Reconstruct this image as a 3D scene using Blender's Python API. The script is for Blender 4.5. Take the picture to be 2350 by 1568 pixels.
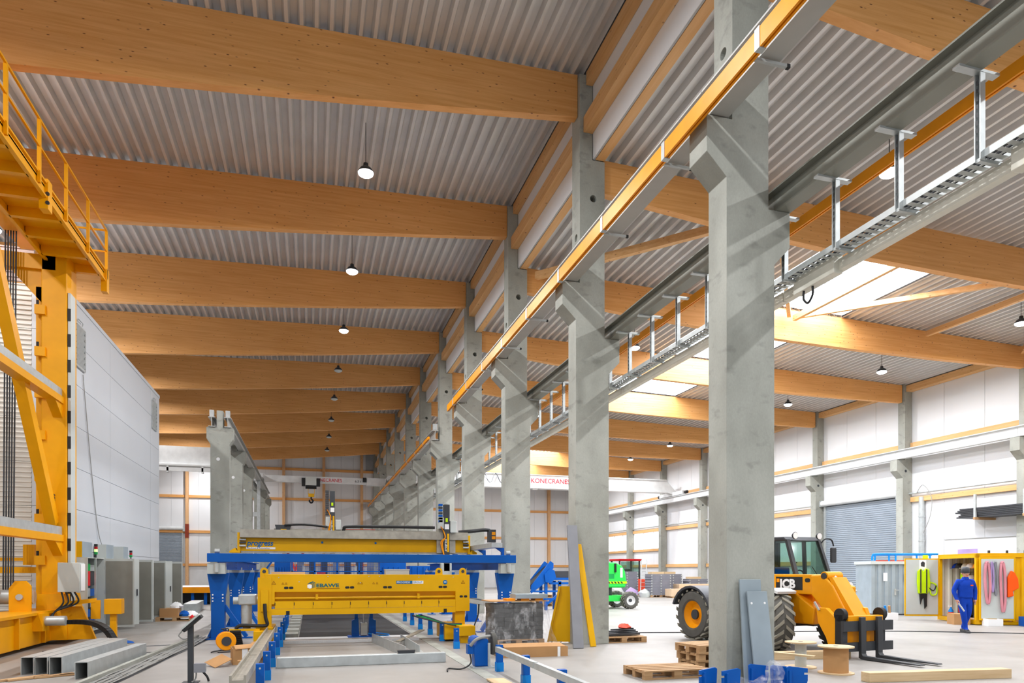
import bpy, math, random
from mathutils import Vector, Matrix
random.seed(7)
for _o in list(bpy.data.objects): bpy.data.objects.remove(_o, do_unlink=True)
SC = bpy.context.scene
COL = SC.collection
# ---------------------------------------------------------------- camera, world, exposure
cam = bpy.data.objects.new('camera', bpy.data.cameras.new('camera')); COL.objects.link(cam)
cam.data.sensor_width = 36.0
cam.data.lens = 1600 / 2350 * 36.0
cam.data.shift_y = 527 / 2350
cam.data.clip_end = 300
cam.location = (0, 0, 1.75)
cam.rotation_euler = (math.pi / 2, 0, -math.atan(463 / 1600))
SC.camera = cam
wld = bpy.data.worlds.new('world'); SC.world = wld; wld.use_nodes = True
wld.node_tree.nodes['Background'].inputs[0].default_value = (0.86, 0.93, 1.0, 1)
wld.node_tree.nodes['Background'].inputs[1].default_value = 2.4
SC.view_settings.view_transform = 'Standard'
SC.view_settings.look = 'None'
SC.view_settings.gamma = 1.0
SC.view_settings.use_curve_mapping = False
SC.view_settings.exposure = -1.38
LAMP_W = 620.0          # one high-bay lamp
SKY_PANE = 38.0         # daylight through the roof-light panes
WIN_PANE = 3.0          # daylight through the wall windows
SC.cycles.max_bounces = 5; SC.cycles.diffuse_bounces = 4; SC.cycles.glossy_bounces = 2; SC.cycles.transmission_bounces = 4; SC.cycles.transparent_max_bounces = 8
SC.cycles.caustics_reflective = False; SC.cycles.caustics_refractive = False
SC.cycles.use_adaptive_sampling = True; SC.cycles.adaptive_threshold = 0.08; SC.cycles.use_denoising = True
# ---------------------------------------------------------------- helpers
PI = math.pi
def rad(a): return math.radians(a)
def hexc(h):
    h = h.lstrip('#'); r = []
    for i in (0, 2, 4):
        x = int(h[i:i + 2], 16) / 255
        r.append(x / 12.92 if x <= 0.04045 else ((x + 0.055) / 1.055) ** 2.4)
    return (*r, 1.0)
ORD = ['nearest', 'second', 'third', 'fourth', 'fifth', 'sixth', 'seventh', 'eighth', 'ninth', 'tenth', 'eleventh', 'twelfth']

class MB:
    def __init__(s): s.v = []; s.f = []
    def add(s, vs, fs):
        n = len(s.v); s.v += [tuple(p) for p in vs]; s.f += [tuple(i + n for i in q) for q in fs]; return s
    def box(s, x0, x1, y0, y1, z0, z1):
        return s.add([(x0, y0, z0), (x1, y0, z0), (x1, y1, z0), (x0, y1, z0), (x0, y0, z1), (x1, y0, z1), (x1, y1, z1), (x0, y1, z1)],
                     [(3, 2, 1, 0), (4, 5, 6, 7), (0, 1, 5, 4), (1, 2, 6, 5), (2, 3, 7, 6), (3, 0, 4, 7)])
    def ob(s, c, size, rot=(0, 0, 0)):
        from mathutils import Euler
        m = Euler(rot).to_matrix(); c = Vector(c); hx, hy, hz = [a / 2 for a in size]
        vs = [c + m @ Vector(p) for p in [(-hx, -hy, -hz), (hx, -hy, -hz), (hx, hy, -hz), (-hx, hy, -hz), (-hx, -hy, hz), (hx, -hy, hz), (hx, hy, hz), (-hx, hy, hz)]]
        return s.add(vs, [(3, 2, 1, 0), (4, 5, 6, 7), (0, 1, 5, 4), (1, 2, 6, 5), (2, 3, 7, 6), (3, 0, 4, 7)])
    def sweep(s, p, q, poly, up=(0, 0, 1), cap=True):
        p = Vector(p); q = Vector(q); d = (q - p).normalized(); u = Vector(up)
        if abs(d.dot(u)) > 0.98: u = Vector((0, 1, 0))
        r = d.cross(u).normalized(); u = r.cross(d).normalized(); n = len(poly)
        vs = [p + r * a + u * b for a, b in poly] + [q + r * a + u * b for a, b in poly]
        fs = [(i, (i + 1) % n, n + (i + 1) % n, n + i) for i in range(n)]
        if cap: fs += [tuple(range(n - 1, -1, -1)), tuple(range(n, 2 * n))]
        return s.add(vs, fs)
    def bar(s, p, q, w, h=None, up=(0, 0, 1)):
        h = w if h is None else h
        return s.sweep(p, q, [(-w / 2, -h / 2), (w / 2, -h / 2), (w / 2, h / 2), (-w / 2, h / 2)], up)
    def ibeam(s, p, q, w, h, tf, tw, up=(0, 0, 1)):
        a, b, t = w / 2, h / 2, tw / 2
        return s.sweep(p, q, [(-a, -b), (a, -b), (a, -b + tf), (t, -b + tf), (t, b - tf), (a, b - tf), (a, b), (-a, b), (-a, b - tf), (-t, b - tf), (-t, -b + tf), (-a, -b + tf)], up)
    def cyl(s, p, q, r, r2=None, n=14):
        r2 = r if r2 is None else r2
        p = Vector(p); q = Vector(q); d = (q - p).normalized()
        u = Vector((0, 0, 1)) if abs(d.z) < 0.95 else Vector((1, 0, 0))
        a = d.cross(u).normalized(); b = a.cross(d).normalized()
        ang = [2 * PI * i / n for i in range(n)]
        vs = [p + (a * math.cos(t) + b * math.sin(t)) * r for t in ang] + [q + (a * math.cos(t) + b * math.sin(t)) * r2 for t in ang]
        return s.add(vs, [(i, n + i, n + (i + 1) % n, (i + 1) % n) for i in range(n)] + [tuple(range(n)), tuple(range(2 * n - 1, n - 1, -1))])
    def tube(s, pts, r, n=8):
        pts = [Vector(p) for p in pts]; base = len(s.v); k = len(pts)
        for i, p in enumerate(pts):
            d = (pts[min(i + 1, k - 1)] - pts[max(i - 1, 0)]).normalized()
            u = Vector((0, 0, 1)) if abs(d.z) < 0.9 else Vector((1, 0, 0))
            if i and abs(d.dot(last)) < 0.99: u = last
            a = d.cross(u).normalized(); b = a.cross(d).normalized(); last = b
            for j in range(n):
                t = 2 * PI * j / n; s.v.append(tuple(p + (a * math.cos(t) + b * math.sin(t)) * r))
        for i in range(k - 1):
            for j in range(n):
                s.f.append((base + i * n + j, base + (i + 1) * n + j, base + (i + 1) * n + (j + 1) % n, base + i * n + (j + 1) % n))
        s.f.append(tuple(base + j for j in range(n))); s.f.append(tuple(base + (k - 1) * n + j for j in reversed(range(n))))
        return s
    def prism(s, pts, axis, a, b):
        def P(x, y, w): return {'x': (w, x, y), 'y': (x, w, y), 'z': (x, y, w)}[axis]
        n = len(pts); vs = [P(x, y, a) for x, y in pts] + [P(x, y, b) for x, y in pts]
        return s.add(vs, [(i, (i + 1) % n, n + (i + 1) % n, n + i) for i in range(n)] + [tuple(range(n - 1, -1, -1)), tuple(range(n, 2 * n))])
    def lathe(s, prof, c, axis='z', n=24, cap=True):
        c = Vector(c); base = len(s.v); k = len(prof)
        for r, h in prof:
            for j in range(n):
                t = 2 * PI * j / n; x, y = r * math.cos(t), r * math.sin(t)
                s.v.append(tuple(c + Vector({'z': (x, y, h), 'y': (x, h, y), 'x': (h, x, y)}[axis])))
        for i in range(k - 1):
            for j in range(n):
                s.f.append((base + i * n + j, base + i * n + (j + 1) % n, base + (i + 1) * n + (j + 1) % n, base + (i + 1) * n + j))
        if cap and prof[0][0] > 1e-4: s.f.append(tuple(base + j for j in range(n)))
        if cap and prof[-1][0] > 1e-4: s.f.append(tuple(base + (k - 1) * n + j for j in range(n)))
        return s
    def mesh(s, name):
        me = bpy.data.meshes.new(name); me.from_pydata(s.v, [], s.f)
        import bmesh
        bm = bmesh.new(); bm.from_mesh(me); bmesh.ops.recalc_face_normals(bm, faces=bm.faces); bm.to_mesh(me); bm.free()
        return me

def crumple(mb, amt, seed=3):
    r = random.Random(seed); mb.v = [(x + r.uniform(-amt, amt), y + r.uniform(-amt, amt), max(z + r.uniform(-amt, amt) * .6, .003)) for x, y, z in mb.v]; return mb
def fillet(pts, n=6):
    """smooth poly-line through control points (Catmull-Rom)"""
    P = [Vector(p) for p in pts]; out = []
    for i in range(len(P) - 1):
        a, b, c, d = P[max(i - 1, 0)], P[i], P[i + 1], P[min(i + 2, len(P) - 1)]
        for j in range(n):
            t = j / n
            out.append(0.5 * ((2 * b) + (c - a) * t + (2 * a - 5 * b + 4 * c - d) * t * t + (3 * b - a - 3 * c + d) * t ** 3))
    out.append(P[-1]); return out

def obj(name, mb, mat, parent=None, smooth=False, bevel=0):
    me = mb.mesh(name) if isinstance(mb, MB) else mb
    if mat is not None and not me.materials: me.materials.append(mat)
    if smooth:
        for p in me.polygons: p.use_smooth = True
        if hasattr(me, 'set_sharp_from_angle'): me.set_sharp_from_angle(angle=rad(38))
    o = bpy.data.objects.new(name, me); COL.objects.link(o)
    if parent is not None: o.parent = parent
    if bevel:
        m = o.modifiers.new('bevel', 'BEVEL'); m.width = bevel; m.segments = 2; m.limit_method = 'ANGLE'; m.angle_limit = rad(40)
    return o
def tag(o, label, cat, group=None):
    o['label'] = label; o['category'] = cat
    if group: o['group'] = group
    return o
def thing(name, label, cat, loc=(0, 0, 0), rz=0, group=None):
    o = bpy.data.objects.new(name, None); COL.objects.link(o); o.empty_display_size = 0.2
    o.location = loc; o.rotation_euler = (0, 0, rz)
    return tag(o, label, cat, group)
def struct(name, mb, mat, parent=None, smooth=False):
    o = obj(name, mb, mat, parent, smooth)
    if parent is None: o['kind'] = 'structure'
    return o
KIDS = {}
def copy_tree(root, loc=None, rz=None, label=None, parent=None):
    c = root.copy(); COL.objects.link(c); c.parent = parent
    if loc is not None: c.location = loc
    if rz is not None: c.rotation_euler = (0, 0, rz)
    if label: c['label'] = label
    for ch in root.children: copy_tree(ch, parent=c)
    return c
def text(name, body, size, loc, rot, mat, parent, ext=0.004, align='LEFT', sx=1.0, shear=0.0, bold=0.0, space=1.0):
    cu = bpy.data.curves.new(name, 'FONT'); cu.body = body; cu.size = size; cu.extrude = ext; cu.align_x = align
    cu.shear = shear; cu.offset = bold; cu.space_character = space; cu.resolution_u = 3
    t = bpy.data.objects.new(name, cu); COL.objects.link(t)
    bpy.context.view_layer.update()
    me = bpy.data.meshes.new_from_object(t.evaluated_get(bpy.context.evaluated_depsgraph_get()))
    bpy.data.objects.remove(t); bpy.data.curves.remove(cu)
    me.materials.clear(); me.materials.append(mat)
    o = bpy.data.objects.new(name, me); COL.objects.link(o); o.parent = parent
    o.location = loc; o.rotation_euler = rot; o.scale = (sx, 1, 1)
    return o

# ---------------------------------------------------------------- materials
def base_mat(name):
    m = bpy.data.materials.new(name); m.use_nodes = True
    return m, m.node_tree.nodes, m.node_tree.links, m.node_tree.nodes['Principled BSDF']
def mixc(N, L, fac, a, b):
    mx = N.new('ShaderNodeMix'); mx.data_type = 'RGBA'
    for k, val in ((6, a), (7, b)):
        if isinstance(val, tuple): mx.inputs[k].default_value = val
        else: L.new(val, mx.inputs[k])
    if isinstance(fac, (int, float)): mx.inputs[0].default_value = fac
    else: L.new(fac, mx.inputs[0])
    return mx.outputs[2]
def noise(N, L, co, scale, detail=2, rough=0.55):
    n = N.new('ShaderNodeTexNoise'); n.inputs['Scale'].default_value = scale; n.inputs['Detail'].default_value = detail; n.inputs['Roughness'].default_value = rough
    L.new(co, n.inputs['Vector']); return n.outputs[0]
def ramp(N, L, v, p0, p1):
    r = N.new('ShaderNodeMapRange'); r.inputs[1].default_value = p0; r.inputs[2].default_value = p1; L.new(v, r.inputs[0]); return r.outputs[0]
def pos(N, L, scale=(1, 1, 1)):
    g = N.new('ShaderNodeNewGeometry'); mp = N.new('ShaderNodeMapping'); mp.inputs['Scale'].default_value = scale
    L.new(g.outputs['Position'], mp.inputs[0]); return mp.outputs[0]
def paint(name, h, rough=0.45, metal=0.0, var=0.1, scale=2.5, coat=0.0, bump=0.0):
    m, N, L, b = base_mat(name); c = hexc(h)
    co = pos(N, L); n = ramp(N, L, noise(N, L, co, scale), 0.3, 0.75)
    dark = tuple(x * (1 - var) for x in c[:3]) + (1,); light = tuple(min(1, x * (1 + var * 0.6)) for x in c[:3]) + (1,)
    L.new(mixc(N, L, n, dark, light), b.inputs['Base Color'])
    b.inputs['Roughness'].default_value = rough; b.inputs['Metallic'].default_value = metal
    if max(c[:3]) > 3 * min(c[:3]): b.inputs['Specular IOR Level'].default_value = 0.2
    if coat: b.inputs['Coat Weight'].default_value = coat
    if bump:
        bp = N.new('ShaderNodeBump'); bp.inputs['Strength'].default_value = bump; bp.inputs['Distance'].default_value = 0.02
        L.new(noise(N, L, co, scale * 12), bp.inputs['Height']); L.new(bp.outputs[0], b.inputs['Normal'])
    return m
def wood(name, h0, h1, axis='x', knots=True, rough=0.6):
    m, N, L, b = base_mat(name)
    sc = {'x': (0.35, 5, 9), 'y': (5, 0.35, 9), 'z': (6, 6, 0.35)}[axis]
    co = pos(N, L, sc); n = ramp(N, L, noise(N, L, co, 1.6, 4, 0.6), 0.3, 0.72)
    c = mixc(N, L, n, hexc(h0), hexc(h1))
    big = ramp(N, L, noise(N, L, pos(N, L), 0.35, 2), 0.35, 0.7)
    c = mixc(N, L, big, c, mixc(N, L, 0.16, c, hexc('#8a5420')))
    if knots:
        ks = {'x': (1.5, 1.5, 4.2), 'y': (1.5, 1.5, 4.2), 'z': (4, 4, 1.2)}[axis]
        v = N.new('ShaderNodeTexVoronoi'); v.inputs['Scale'].default_value = 2.3; v.inputs['Randomness'].default_value = 1.0
        L.new(pos(N, L, ks), v.inputs['Vector'])
        k = ramp(N, L, v.outputs['Distance'], 0.13, 0.05)
        c = mixc(N, L, k, c, hexc('#6d3a16'))
    L.new(c, b.inputs['Base Color']); b.inputs['Roughness'].default_value = rough
    return m
def concrete(name, h0, h1, scale=0.8, rough=0.75, blot=True):
    m, N, L, b = base_mat(name); co = pos(N, L, (1, 1, 0.6))
    c = mixc(N, L, ramp(N, L, noise(N, L, co, scale, 3, 0.6), 0.32, 0.68), hexc(h0), hexc(h1))
    if blot:
        w = ramp(N, L, noise(N, L, pos(N, L, (1, 1, 1.6)), 3.0, 3, 0.5), 0.58, 0.74)
        c = mixc(N, L, w, c, mixc(N, L, 0.5, c, hexc('#6f7069')))
    fine = ramp(N, L, noise(N, L, co, 40, 1), 0.3, 0.8)
    c = mixc(N, L, fine, mixc(N, L, 0.12, c, hexc('#55564f')), c)
    L.new(c, b.inputs['Base Color']); b.inputs['Roughness'].default_value = rough
    return m
def emit(name, h, s):
    m, N, L, b = base_mat(name)
    b.inputs['Base Color'].default_value = (0.8, 0.8, 0.8, 1); b.inputs['Emission Color'].default_value = hexc(h); b.inputs['Emission Strength'].default_value = s
    return m
def glassy(name, h, alpha, rough=0.05):
    m, N, L, b = base_mat(name)
    tr = N.new('ShaderNodeBsdfTransparent'); tr.inputs[0].default_value = hexc(h)
    gl = N.new('ShaderNodeBsdfGlossy'); gl.inputs['Roughness'].default_value = rough; gl.inputs[0].default_value = (0.9, 0.95, 0.95, 1)
    mx = N.new('ShaderNodeMixShader'); mx.inputs[0].default_value = alpha
    L.new(tr.outputs[0], mx.inputs[1]); L.new(gl.outputs[0], mx.inputs[2]); L.new(mx.outputs[0], N['Material Output'].inputs[0])
    return m

M = {}
M['beam'] = wood('glulam_spruce', '#dc9b50', '#efb270', 'x')
M['purlin'] = wood('spruce_purlin', '#d8a364', '#eabd86', 'y')
M['post_wood'] = wood('spruce_post', '#d6a06a', '#e6bb8c', 'z')
M['pallet'] = wood('pallet_wood', '#a07a52', '#c9a478', 'x', False, 0.8)
M['plank'] = wood('pale_plank', '#c9ab80', '#e0c7a0', 'x', False, 0.7)
M['ply'] = paint('pale_plywood', '#dcc0a0', 0.7)
M['conc'] = concrete('precast_concrete', '#92938a', '#b0b1a8')
M['conc_wall'] = concrete('plinth_concrete', '#d2d2d2', '#dededf', blot=False)
M['deck'] = paint('galvanised_deck', '#d4d3d2', 0.42, 0.25, 0.08, 1.2)
M['white'] = paint('white_panel', '#e8e8e9', 0.5, 0, 0.03, 0.5)
M['wall'] = paint('wall_panel', '#e5e6e8', 0.55, 0, 0.03, 0.5)
M['room'] = paint('room_panel', '#c9cdd2', 0.5, 0, 0.03, 0.5)
M['seam'] = paint('seam_grey', '#b2b5b8', 0.7)
M['crane'] = paint('crane_white', '#dcdede', 0.4)
M['galv'] = paint('galvanised_steel', '#bfc4c4', 0.4, 0.4, 0.12, 6)
M['girder'] = paint('girder_grey', '#b3b4b0', 0.5, 0.1, 0.06)
M['girder_g'] = paint('girder_olive_grey', '#8b8c82', 0.5, 0.1, 0.06)
M['orange'] = paint('conductor_orange', '#f59a12', 0.4)
M['cream'] = paint('trunking_cream', '#dedbcd', 0.45)
M['yel'] = paint('machine_yellow', '#e2aa04', 0.42, 0, 0.05)
M['amber'] = paint('crane_amber', '#eda406', 0.4, 0, 0.06)
M['jyel'] = paint('loader_yellow', '#f0a010', 0.35, 0, 0.05)
M['blue'] = paint('machine_blue', '#0a58b0', 0.38, 0, 0.08)
M['bluelight'] = paint('light_blue', '#1583d6', 0.4)
M['dark'] = paint('dark_grey', '#34363a', 0.5)
M['black'] = paint('rubber_black', '#131314', 0.6)
M['rubber'] = paint('tyre_rubber', '#56544f', 0.8, 0, 0.15, 6)
M['cab'] = paint('cabinet_grey', '#c3c8c4', 0.45, 0, 0.03)
M['cabin'] = paint('cabinet_inside', '#8b8a80', 0.5)
M['slate'] = paint('slate_paint', '#9aa7af', 0.45, 0.1)
M['plank_g'] = paint('plank_grey', '#85868c', 0.55)
M['red'] = paint('signal_red', '#d4242a', 0.45)
M['redw'] = paint('lift_red', '#e05038', 0.5)
M['green'] = paint('lift_green', '#35d653', 0.4)
M['greenw'] = paint('cap_green', '#1f9a4c', 0.5)
M['card'] = paint('cardboard', '#b98d5f', 0.8)
M['steel'] = paint('bare_steel', '#aaa497', 0.4, 0.35, 0.2, 5)
M['stack'] = paint('formwork_grey', '#7d7e88', 0.5)
M['stone'] = paint('block_grey', '#403f3e', 0.8, 0, 0.25, 8)
M['whitep'] = paint('white_print', '#f2f2f2', 0.5, 0, 0.01)
M['printblue'] = paint('print_blue', '#1468a4', 0.5, 0, 0.01)
M['teal'] = paint('print_teal', '#17646e', 0.5, 0, 0.01)
M['printred'] = paint('print_red', '#d8283c', 0.5, 0, 0.01)
M['brown'] = paint('print_brown', '#8a5208', 0.5, 0, 0.01)
M['lime'] = paint('hi_vis_lime', '#c8f010', 0.6)
M['hivis'] = paint('hi_vis_orange', '#ff5a10', 0.6)
M['pink'] = paint('sling_pink', '#d58a94', 0.8)
M['violet'] = paint('sling_violet', '#a890c0', 0.8)
M['denim'] = paint('work_blue', '#0d3fae', 0.75, 0, 0.15, 5)
M['skin'] = paint('skin', '#d09a7e', 0.55)
M['hose'] = paint('hose_grey', '#9a9a96', 0.5)
M['glass'] = glassy('tinted_glass', '#b4d2c8', 0.10)
def film_mat():
    m, N, L, b = base_mat('clear_film'); co = pos(N, L)
    tr = N.new('ShaderNodeBsdfTransparent'); gl = N.new('ShaderNodeBsdfGlossy'); gl.inputs['Roughness'].default_value = 0.18; df = N.new('ShaderNodeBsdfDiffuse'); df.inputs[0].default_value = (.9, .9, .92, 1)
    bp = N.new('ShaderNodeBump'); bp.inputs['Strength'].default_value = 1.0; bp.inputs['Distance'].default_value = 0.05; L.new(noise(N, L, co, 9, 4, 0.6), bp.inputs['Height'])
    L.new(bp.outputs[0], gl.inputs['Normal'])
    k = ramp(N, L, noise(N, L, pos(N, L, (1, 1, .5)), 6, 5, 0.7), 0.5, 0.8)
    m1 = N.new('ShaderNodeMixShader'); m1.inputs[0].default_value = .5; L.new(gl.outputs[0], m1.inputs[1]); L.new(df.outputs[0], m1.inputs[2])
    r = N.new('ShaderNodeMapRange'); r.inputs[3].default_value = .07; r.inputs[4].default_value = .6; L.new(k, r.inputs[0])
    m2 = N.new('ShaderNodeMixShader'); L.new(r.outputs[0], m2.inputs[0]); L.new(tr.outputs[0], m2.inputs[1]); L.new(m1.outputs[0], m2.inputs[2])
    L.new(m2.outputs[0], N['Material Output'].inputs[0]); return m
M['film'] = film_mat()
M['lamp'] = emit('lamp_lens', '#ffffff', 40.0)
M['skypane'] = emit('roof_light_pane', '#e4efff', SKY_PANE)
M['winpane'] = emit('window_pane_daylight', '#f8fbff', WIN_PANE)
M['led_g'] = emit('lamp_lime', '#c8ff30', 2.0)
M['led_r'] = paint('lens_red', '#b81a20', 0.3)
def floor_mat():
    m, N, L, b = base_mat('screed_floor'); co = pos(N, L)
    c = mixc(N, L, ramp(N, L, noise(N, L, co, 0.35, 4, 0.6), 0.3, 0.7), hexc('#8d8882'), hexc('#9e9a95'))
    st = ramp(N, L, noise(N, L, pos(N, L, (1, 0.25, 1)), 1.4, 3, 0.65), 0.62, 0.8)
    c = mixc(N, L, st, c, hexc('#7e776e'))
    L.new(c, b.inputs['Base Color'])
    r = N.new('ShaderNodeMapRange'); r.inputs[3].default_value = 0.35; r.inputs[4].default_value = 0.6
    L.new(noise(N, L, co, 1.2), r.inputs[0]); L.new(r.outputs[0], b.inputs['Roughness'])
    return m
M['floor'] = floor_mat()
def ribbed_mat():
    m, N, L, b = base_mat('ribbed_beige')
    b.inputs['Base Color'].default_value = hexc('#d8d4cb'); b.inputs['Roughness'].default_value = 0.5
    return m
M['ribbed'] = ribbed_mat()
M['ribshade'] = paint('ribbed_shaded', '#b59f97', 0.55)  # shade on the upper ribbed wall, put into the colour as rose
def film_wrap():
    return M['film']
# ---------------------------------------------------------------- the hall
BAY = 6.25
def CY(i): return 9.26 + BAY * i          # front face of centre column i
Y0, Y1 = -14.0, 72.2
def zl(x): return 13.66 + 0.03 * (x - 6.15)          # underside of left roof deck
def zr(x): return 11.72 - 0.030 * (x - 6.85)         # underside of right roof deck
struct('floor', MB().box(-21, 29.3, Y0, Y1 + 0.3, -0.3, 0), M['floor'])

def deck(mb, x0, x1, y0, y1, zf, pitch=0.31):
    n = max(1, round((x1 - x0) / pitch)); p = (x1 - x0) / n; xs = []
    for k in range(n):
        a = x0 + k * p
        xs += [(a, 0.0), (a + p * 0.24, 0.0), (a + p * 0.40, 0.14), (a + p * 0.84, 0.14)]
    xs.append((x1, 0.0))
    vs = [(x, y, zf(x) + h) for y in (y0, y1) for x, h in xs]; m = len(xs)
    mb.add(vs, [(i, i + 1, m + i + 1, m + i) for i in range(m - 1)])
struct_mb = MB(); deck(struct_mb, -21, 6.3, Y0, Y1, zl); struct('ceiling', struct_mb, M['deck'])['label'] = 'corrugated metal roof deck over the left bay'
SKY = [1, 2, 3, 6, 7]                       # bays (from column i to i+1) with a roof light
SX0, SX1 = 14.9, 19.3
mb = MB(); deck(mb, 6.5, SX0, Y0, Y1, zr); deck(mb, SX1, 29.2, Y0, Y1, zr)
edges = [Y0]
for i in SKY: edges += [CY(i) + 0.35, CY(i + 1) + 0.08]
edges.append(Y1)
for a, b in zip(edges[::2], edges[1::2]): deck(mb, SX0, SX1, a, b, zr)
struct('ceiling', mb, M['deck'])['label'] = 'corrugated metal roof deck over the right bay'
# roof shell above the decks keeps daylight out
struct('ceiling', MB().prism([(-21.2, zl(-21.2) + .2), (6.6, zl(6.6) + .2), (6.6, zl(6.6) + .35), (-21.2, zl(-21.2) + .35)], 'y', Y0, Y1 + .3), M['seam'])['label'] = 'roof insulation over the left bay'
mb = MB()
for (a, b) in ((6.6, SX0), (SX1, 29.4)): mb.prism([(a, zr(a) + .2), (b, zr(b) + .2), (b, zr(b) + .35), (a, zr(a) + .35)], 'y', Y0, Y1 + .3)
for a, b in zip(edges[::2], edges[1::2]): mb.prism([(SX0, zr(SX0) + .2), (SX1, zr(SX1) + .2), (SX1, zr(SX1) + .35), (SX0, zr(SX0) + .35)], 'y', a, b)
struct('ceiling', mb, M['seam'])['label'] = 'roof insulation over the right bay'
for n, i in enumerate(SKY):
    a, b = CY(i) + 0.35, CY(i + 1) + 0.08; z0, z1 = zr(SX0), zr(SX1)
    w = MB(); w.add([(SX0, a, z0 + .42), (SX1, a, z1 + .42), (SX1, b, z1 + .42), (SX0, b, z0 + .42)], [(0, 1, 2, 3)])
    o = struct('window_%d' % (n + 3), w, M['skypane'])
    o['label'] = 'bright roof light, %s along the right bay' % ORD[n]
    fr = MB()
    e0, e1, ea, eb_ = SX0 + .03, SX1 - .03, a + .03, b - .03
    for (p, q) in (((e0, ea), (e1, ea)), ((e0, eb_), (e1, eb_)), ((e0, ea), (e0, eb_)), ((e1, ea), (e1, eb_))):
        fr.add([(p[0], p[1], zr(p[0]) + .05), (q[0], q[1], zr(q[0]) + .05), (q[0], q[1], zr(q[0]) + .45), (p[0], p[1], zr(p[0]) + .45)], [(0, 1, 2, 3)])
    obj('upstand', fr, M['white'], o)
    for k in (1, 2, 3):
        y = a + (b - a) * k / 4
        obj('glazing_bar', MB().bar((SX0, y, z0 + .40), (SX1, y, z1 + .40), .04, .04), M['galv'], o)

# end wall
wb = struct('wall_back', MB().box(-21, 29.3, Y1, Y1 + 0.3, 0, 13.9), M['seam'])
xs = [-21 + 1.2 * k for k in range(0, 43)]
for a, b in zip(xs[:-1], xs[1:]):
    b = min(b, 29.2)
    if a >= 29: break
    top = (zl((a + b) / 2) if b < 6.4 else zr(max(a, 6.9))) - 0.02
    z0 = 2.4
    obj('wall_panel', MB().box(a + .006, b - .006, Y1 - .06, Y1, z0, top), M['wall'], wb)
for a in range(-21, 29, 5):
    obj('plinth_panel', MB().box(a + .01, min(a + 4.99, 29.2), Y1 - .1, Y1, 0, 2.38), M['conc_wall'], wb)
wz = [11.8, 8.85, 5.5, 2.35]
ps = [-19.9, -15.5, -11.2, -6.8, -2.5, 1.3, 5.0]
for k, x in enumerate(ps):
    o = obj('timber_post', MB().box(x - .13, x + .13, Y1 - .42, Y1 - .07, 0.25, zl(x)), M['post_wood']); tag(o, 'vertical timber post on the end wall, %s from the concrete column row' % ['seventh', 'sixth', 'fifth', 'fourth', 'third', 'second', 'first'][k], 'post', 'timber posts on the end wall')
    obj('foot_bracket', MB().box(x - .15, x + .15, Y1 - .46, Y1 - .065, 4.9, 6.2) if k == 2 else MB().box(x - .15, x + .15, Y1 - .46, Y1 - .065, 0, 3.3), paint('primer_red', '#8e3b26', 0.6) if 'pr' not in M else M['pr'], o)
for x0, x1, zs, nm in ((-21, 6.2, wz, 'left'), (7, 29, [8.2, 5.3, 2.3], 'right')):
    for k, z in enumerate(zs):
        o = obj('timber_rail', MB().box(x0, x1, Y1 - .22, Y1 - .062, z - .12, z + .12), M['beam']); tag(o, 'horizontal timber rail on the end wall of the %s bay, %s from the top' % (nm, ['first', 'second', 'third', 'fourth'][k]), 'rail', 'timber rails on the end wall')
for k, x in enumerate((11.5, 16, 20.5, 25.0)):
    o = obj('timber_post', MB().box(x - .15, x + .15, Y1 - .42, Y1 - .065, 0, zr(x)), M['post_wood']); tag(o, 'vertical timber post on the end wall of the right bay, %s from the columns' % ['first', 'second', 'third', 'fourth'][k], 'post', 'timber posts on the end wall')
# roller shutters
def shutter(name, label, w, h, loc, rz, pitch=0.11):
    root = bpy.data.objects.new(name, None); COL.objects.link(root); root.location = loc; root.rotation_euler = (0, 0, rz); root['kind'] = 'structure'; root['label'] = label
    pr = []; n = int(h / pitch)
    for k in range(n):
        z = k * pitch
        pr += [(0, z), (-.03, z + pitch * .3), (-.03, z + pitch * .7), (0, z + pitch * .98)]
    m = len(pr); mb = MB(); mb.add([(x, y, z) for x in (-w / 2, w / 2) for y, z in pr], [(i, i + 1, m + i + 1, m + i) for i in range(m - 1)])
    o = obj('curtain', mb, M['shut'], root); o['kind'] = 'stuff'
    for sx in (-1, 1): obj('guide_rail', MB().box(sx * w / 2 - .07, sx * w / 2 + .07, -.09, .03, 0, h + .1), M['galv'], root)
    obj('roll_tube', MB().cyl((-w / 2 - .1, -.16, h + .18), (w / 2 + .1, -.16, h + .18), .17, n=16), M['crane'], root, True)
    obj('motor_box', MB().box(w / 2 + .05, w / 2 + .35, -.3, .0, h - .1, h + .36), M['galv'], root)
    obj('end_bracket', MB().box(-w / 2 - .25, -w / 2 - .05, -.3, .0, h, h + .36), M['galv'], root)
M['shut'] = paint('shutter_silver', '#9fa9b4', 0.4, 0.3, 0.05)
shutter('door_1', 'tall silver roller shutter in the right wall', 5.3, 5.5, (28.95, 31.4, 0), -PI / 2)
shutter('door_2', 'silver roller shutter in the end wall behind the switch cabinets', 4.0, 5.6, (-13.6, Y1 - .12, 0), 0)
shutter('door_3', 'roller shutter in the end wall of the right bay behind the column row', 6.0, 4.6, (13.5, Y1 - .12, 0), 0)

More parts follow.
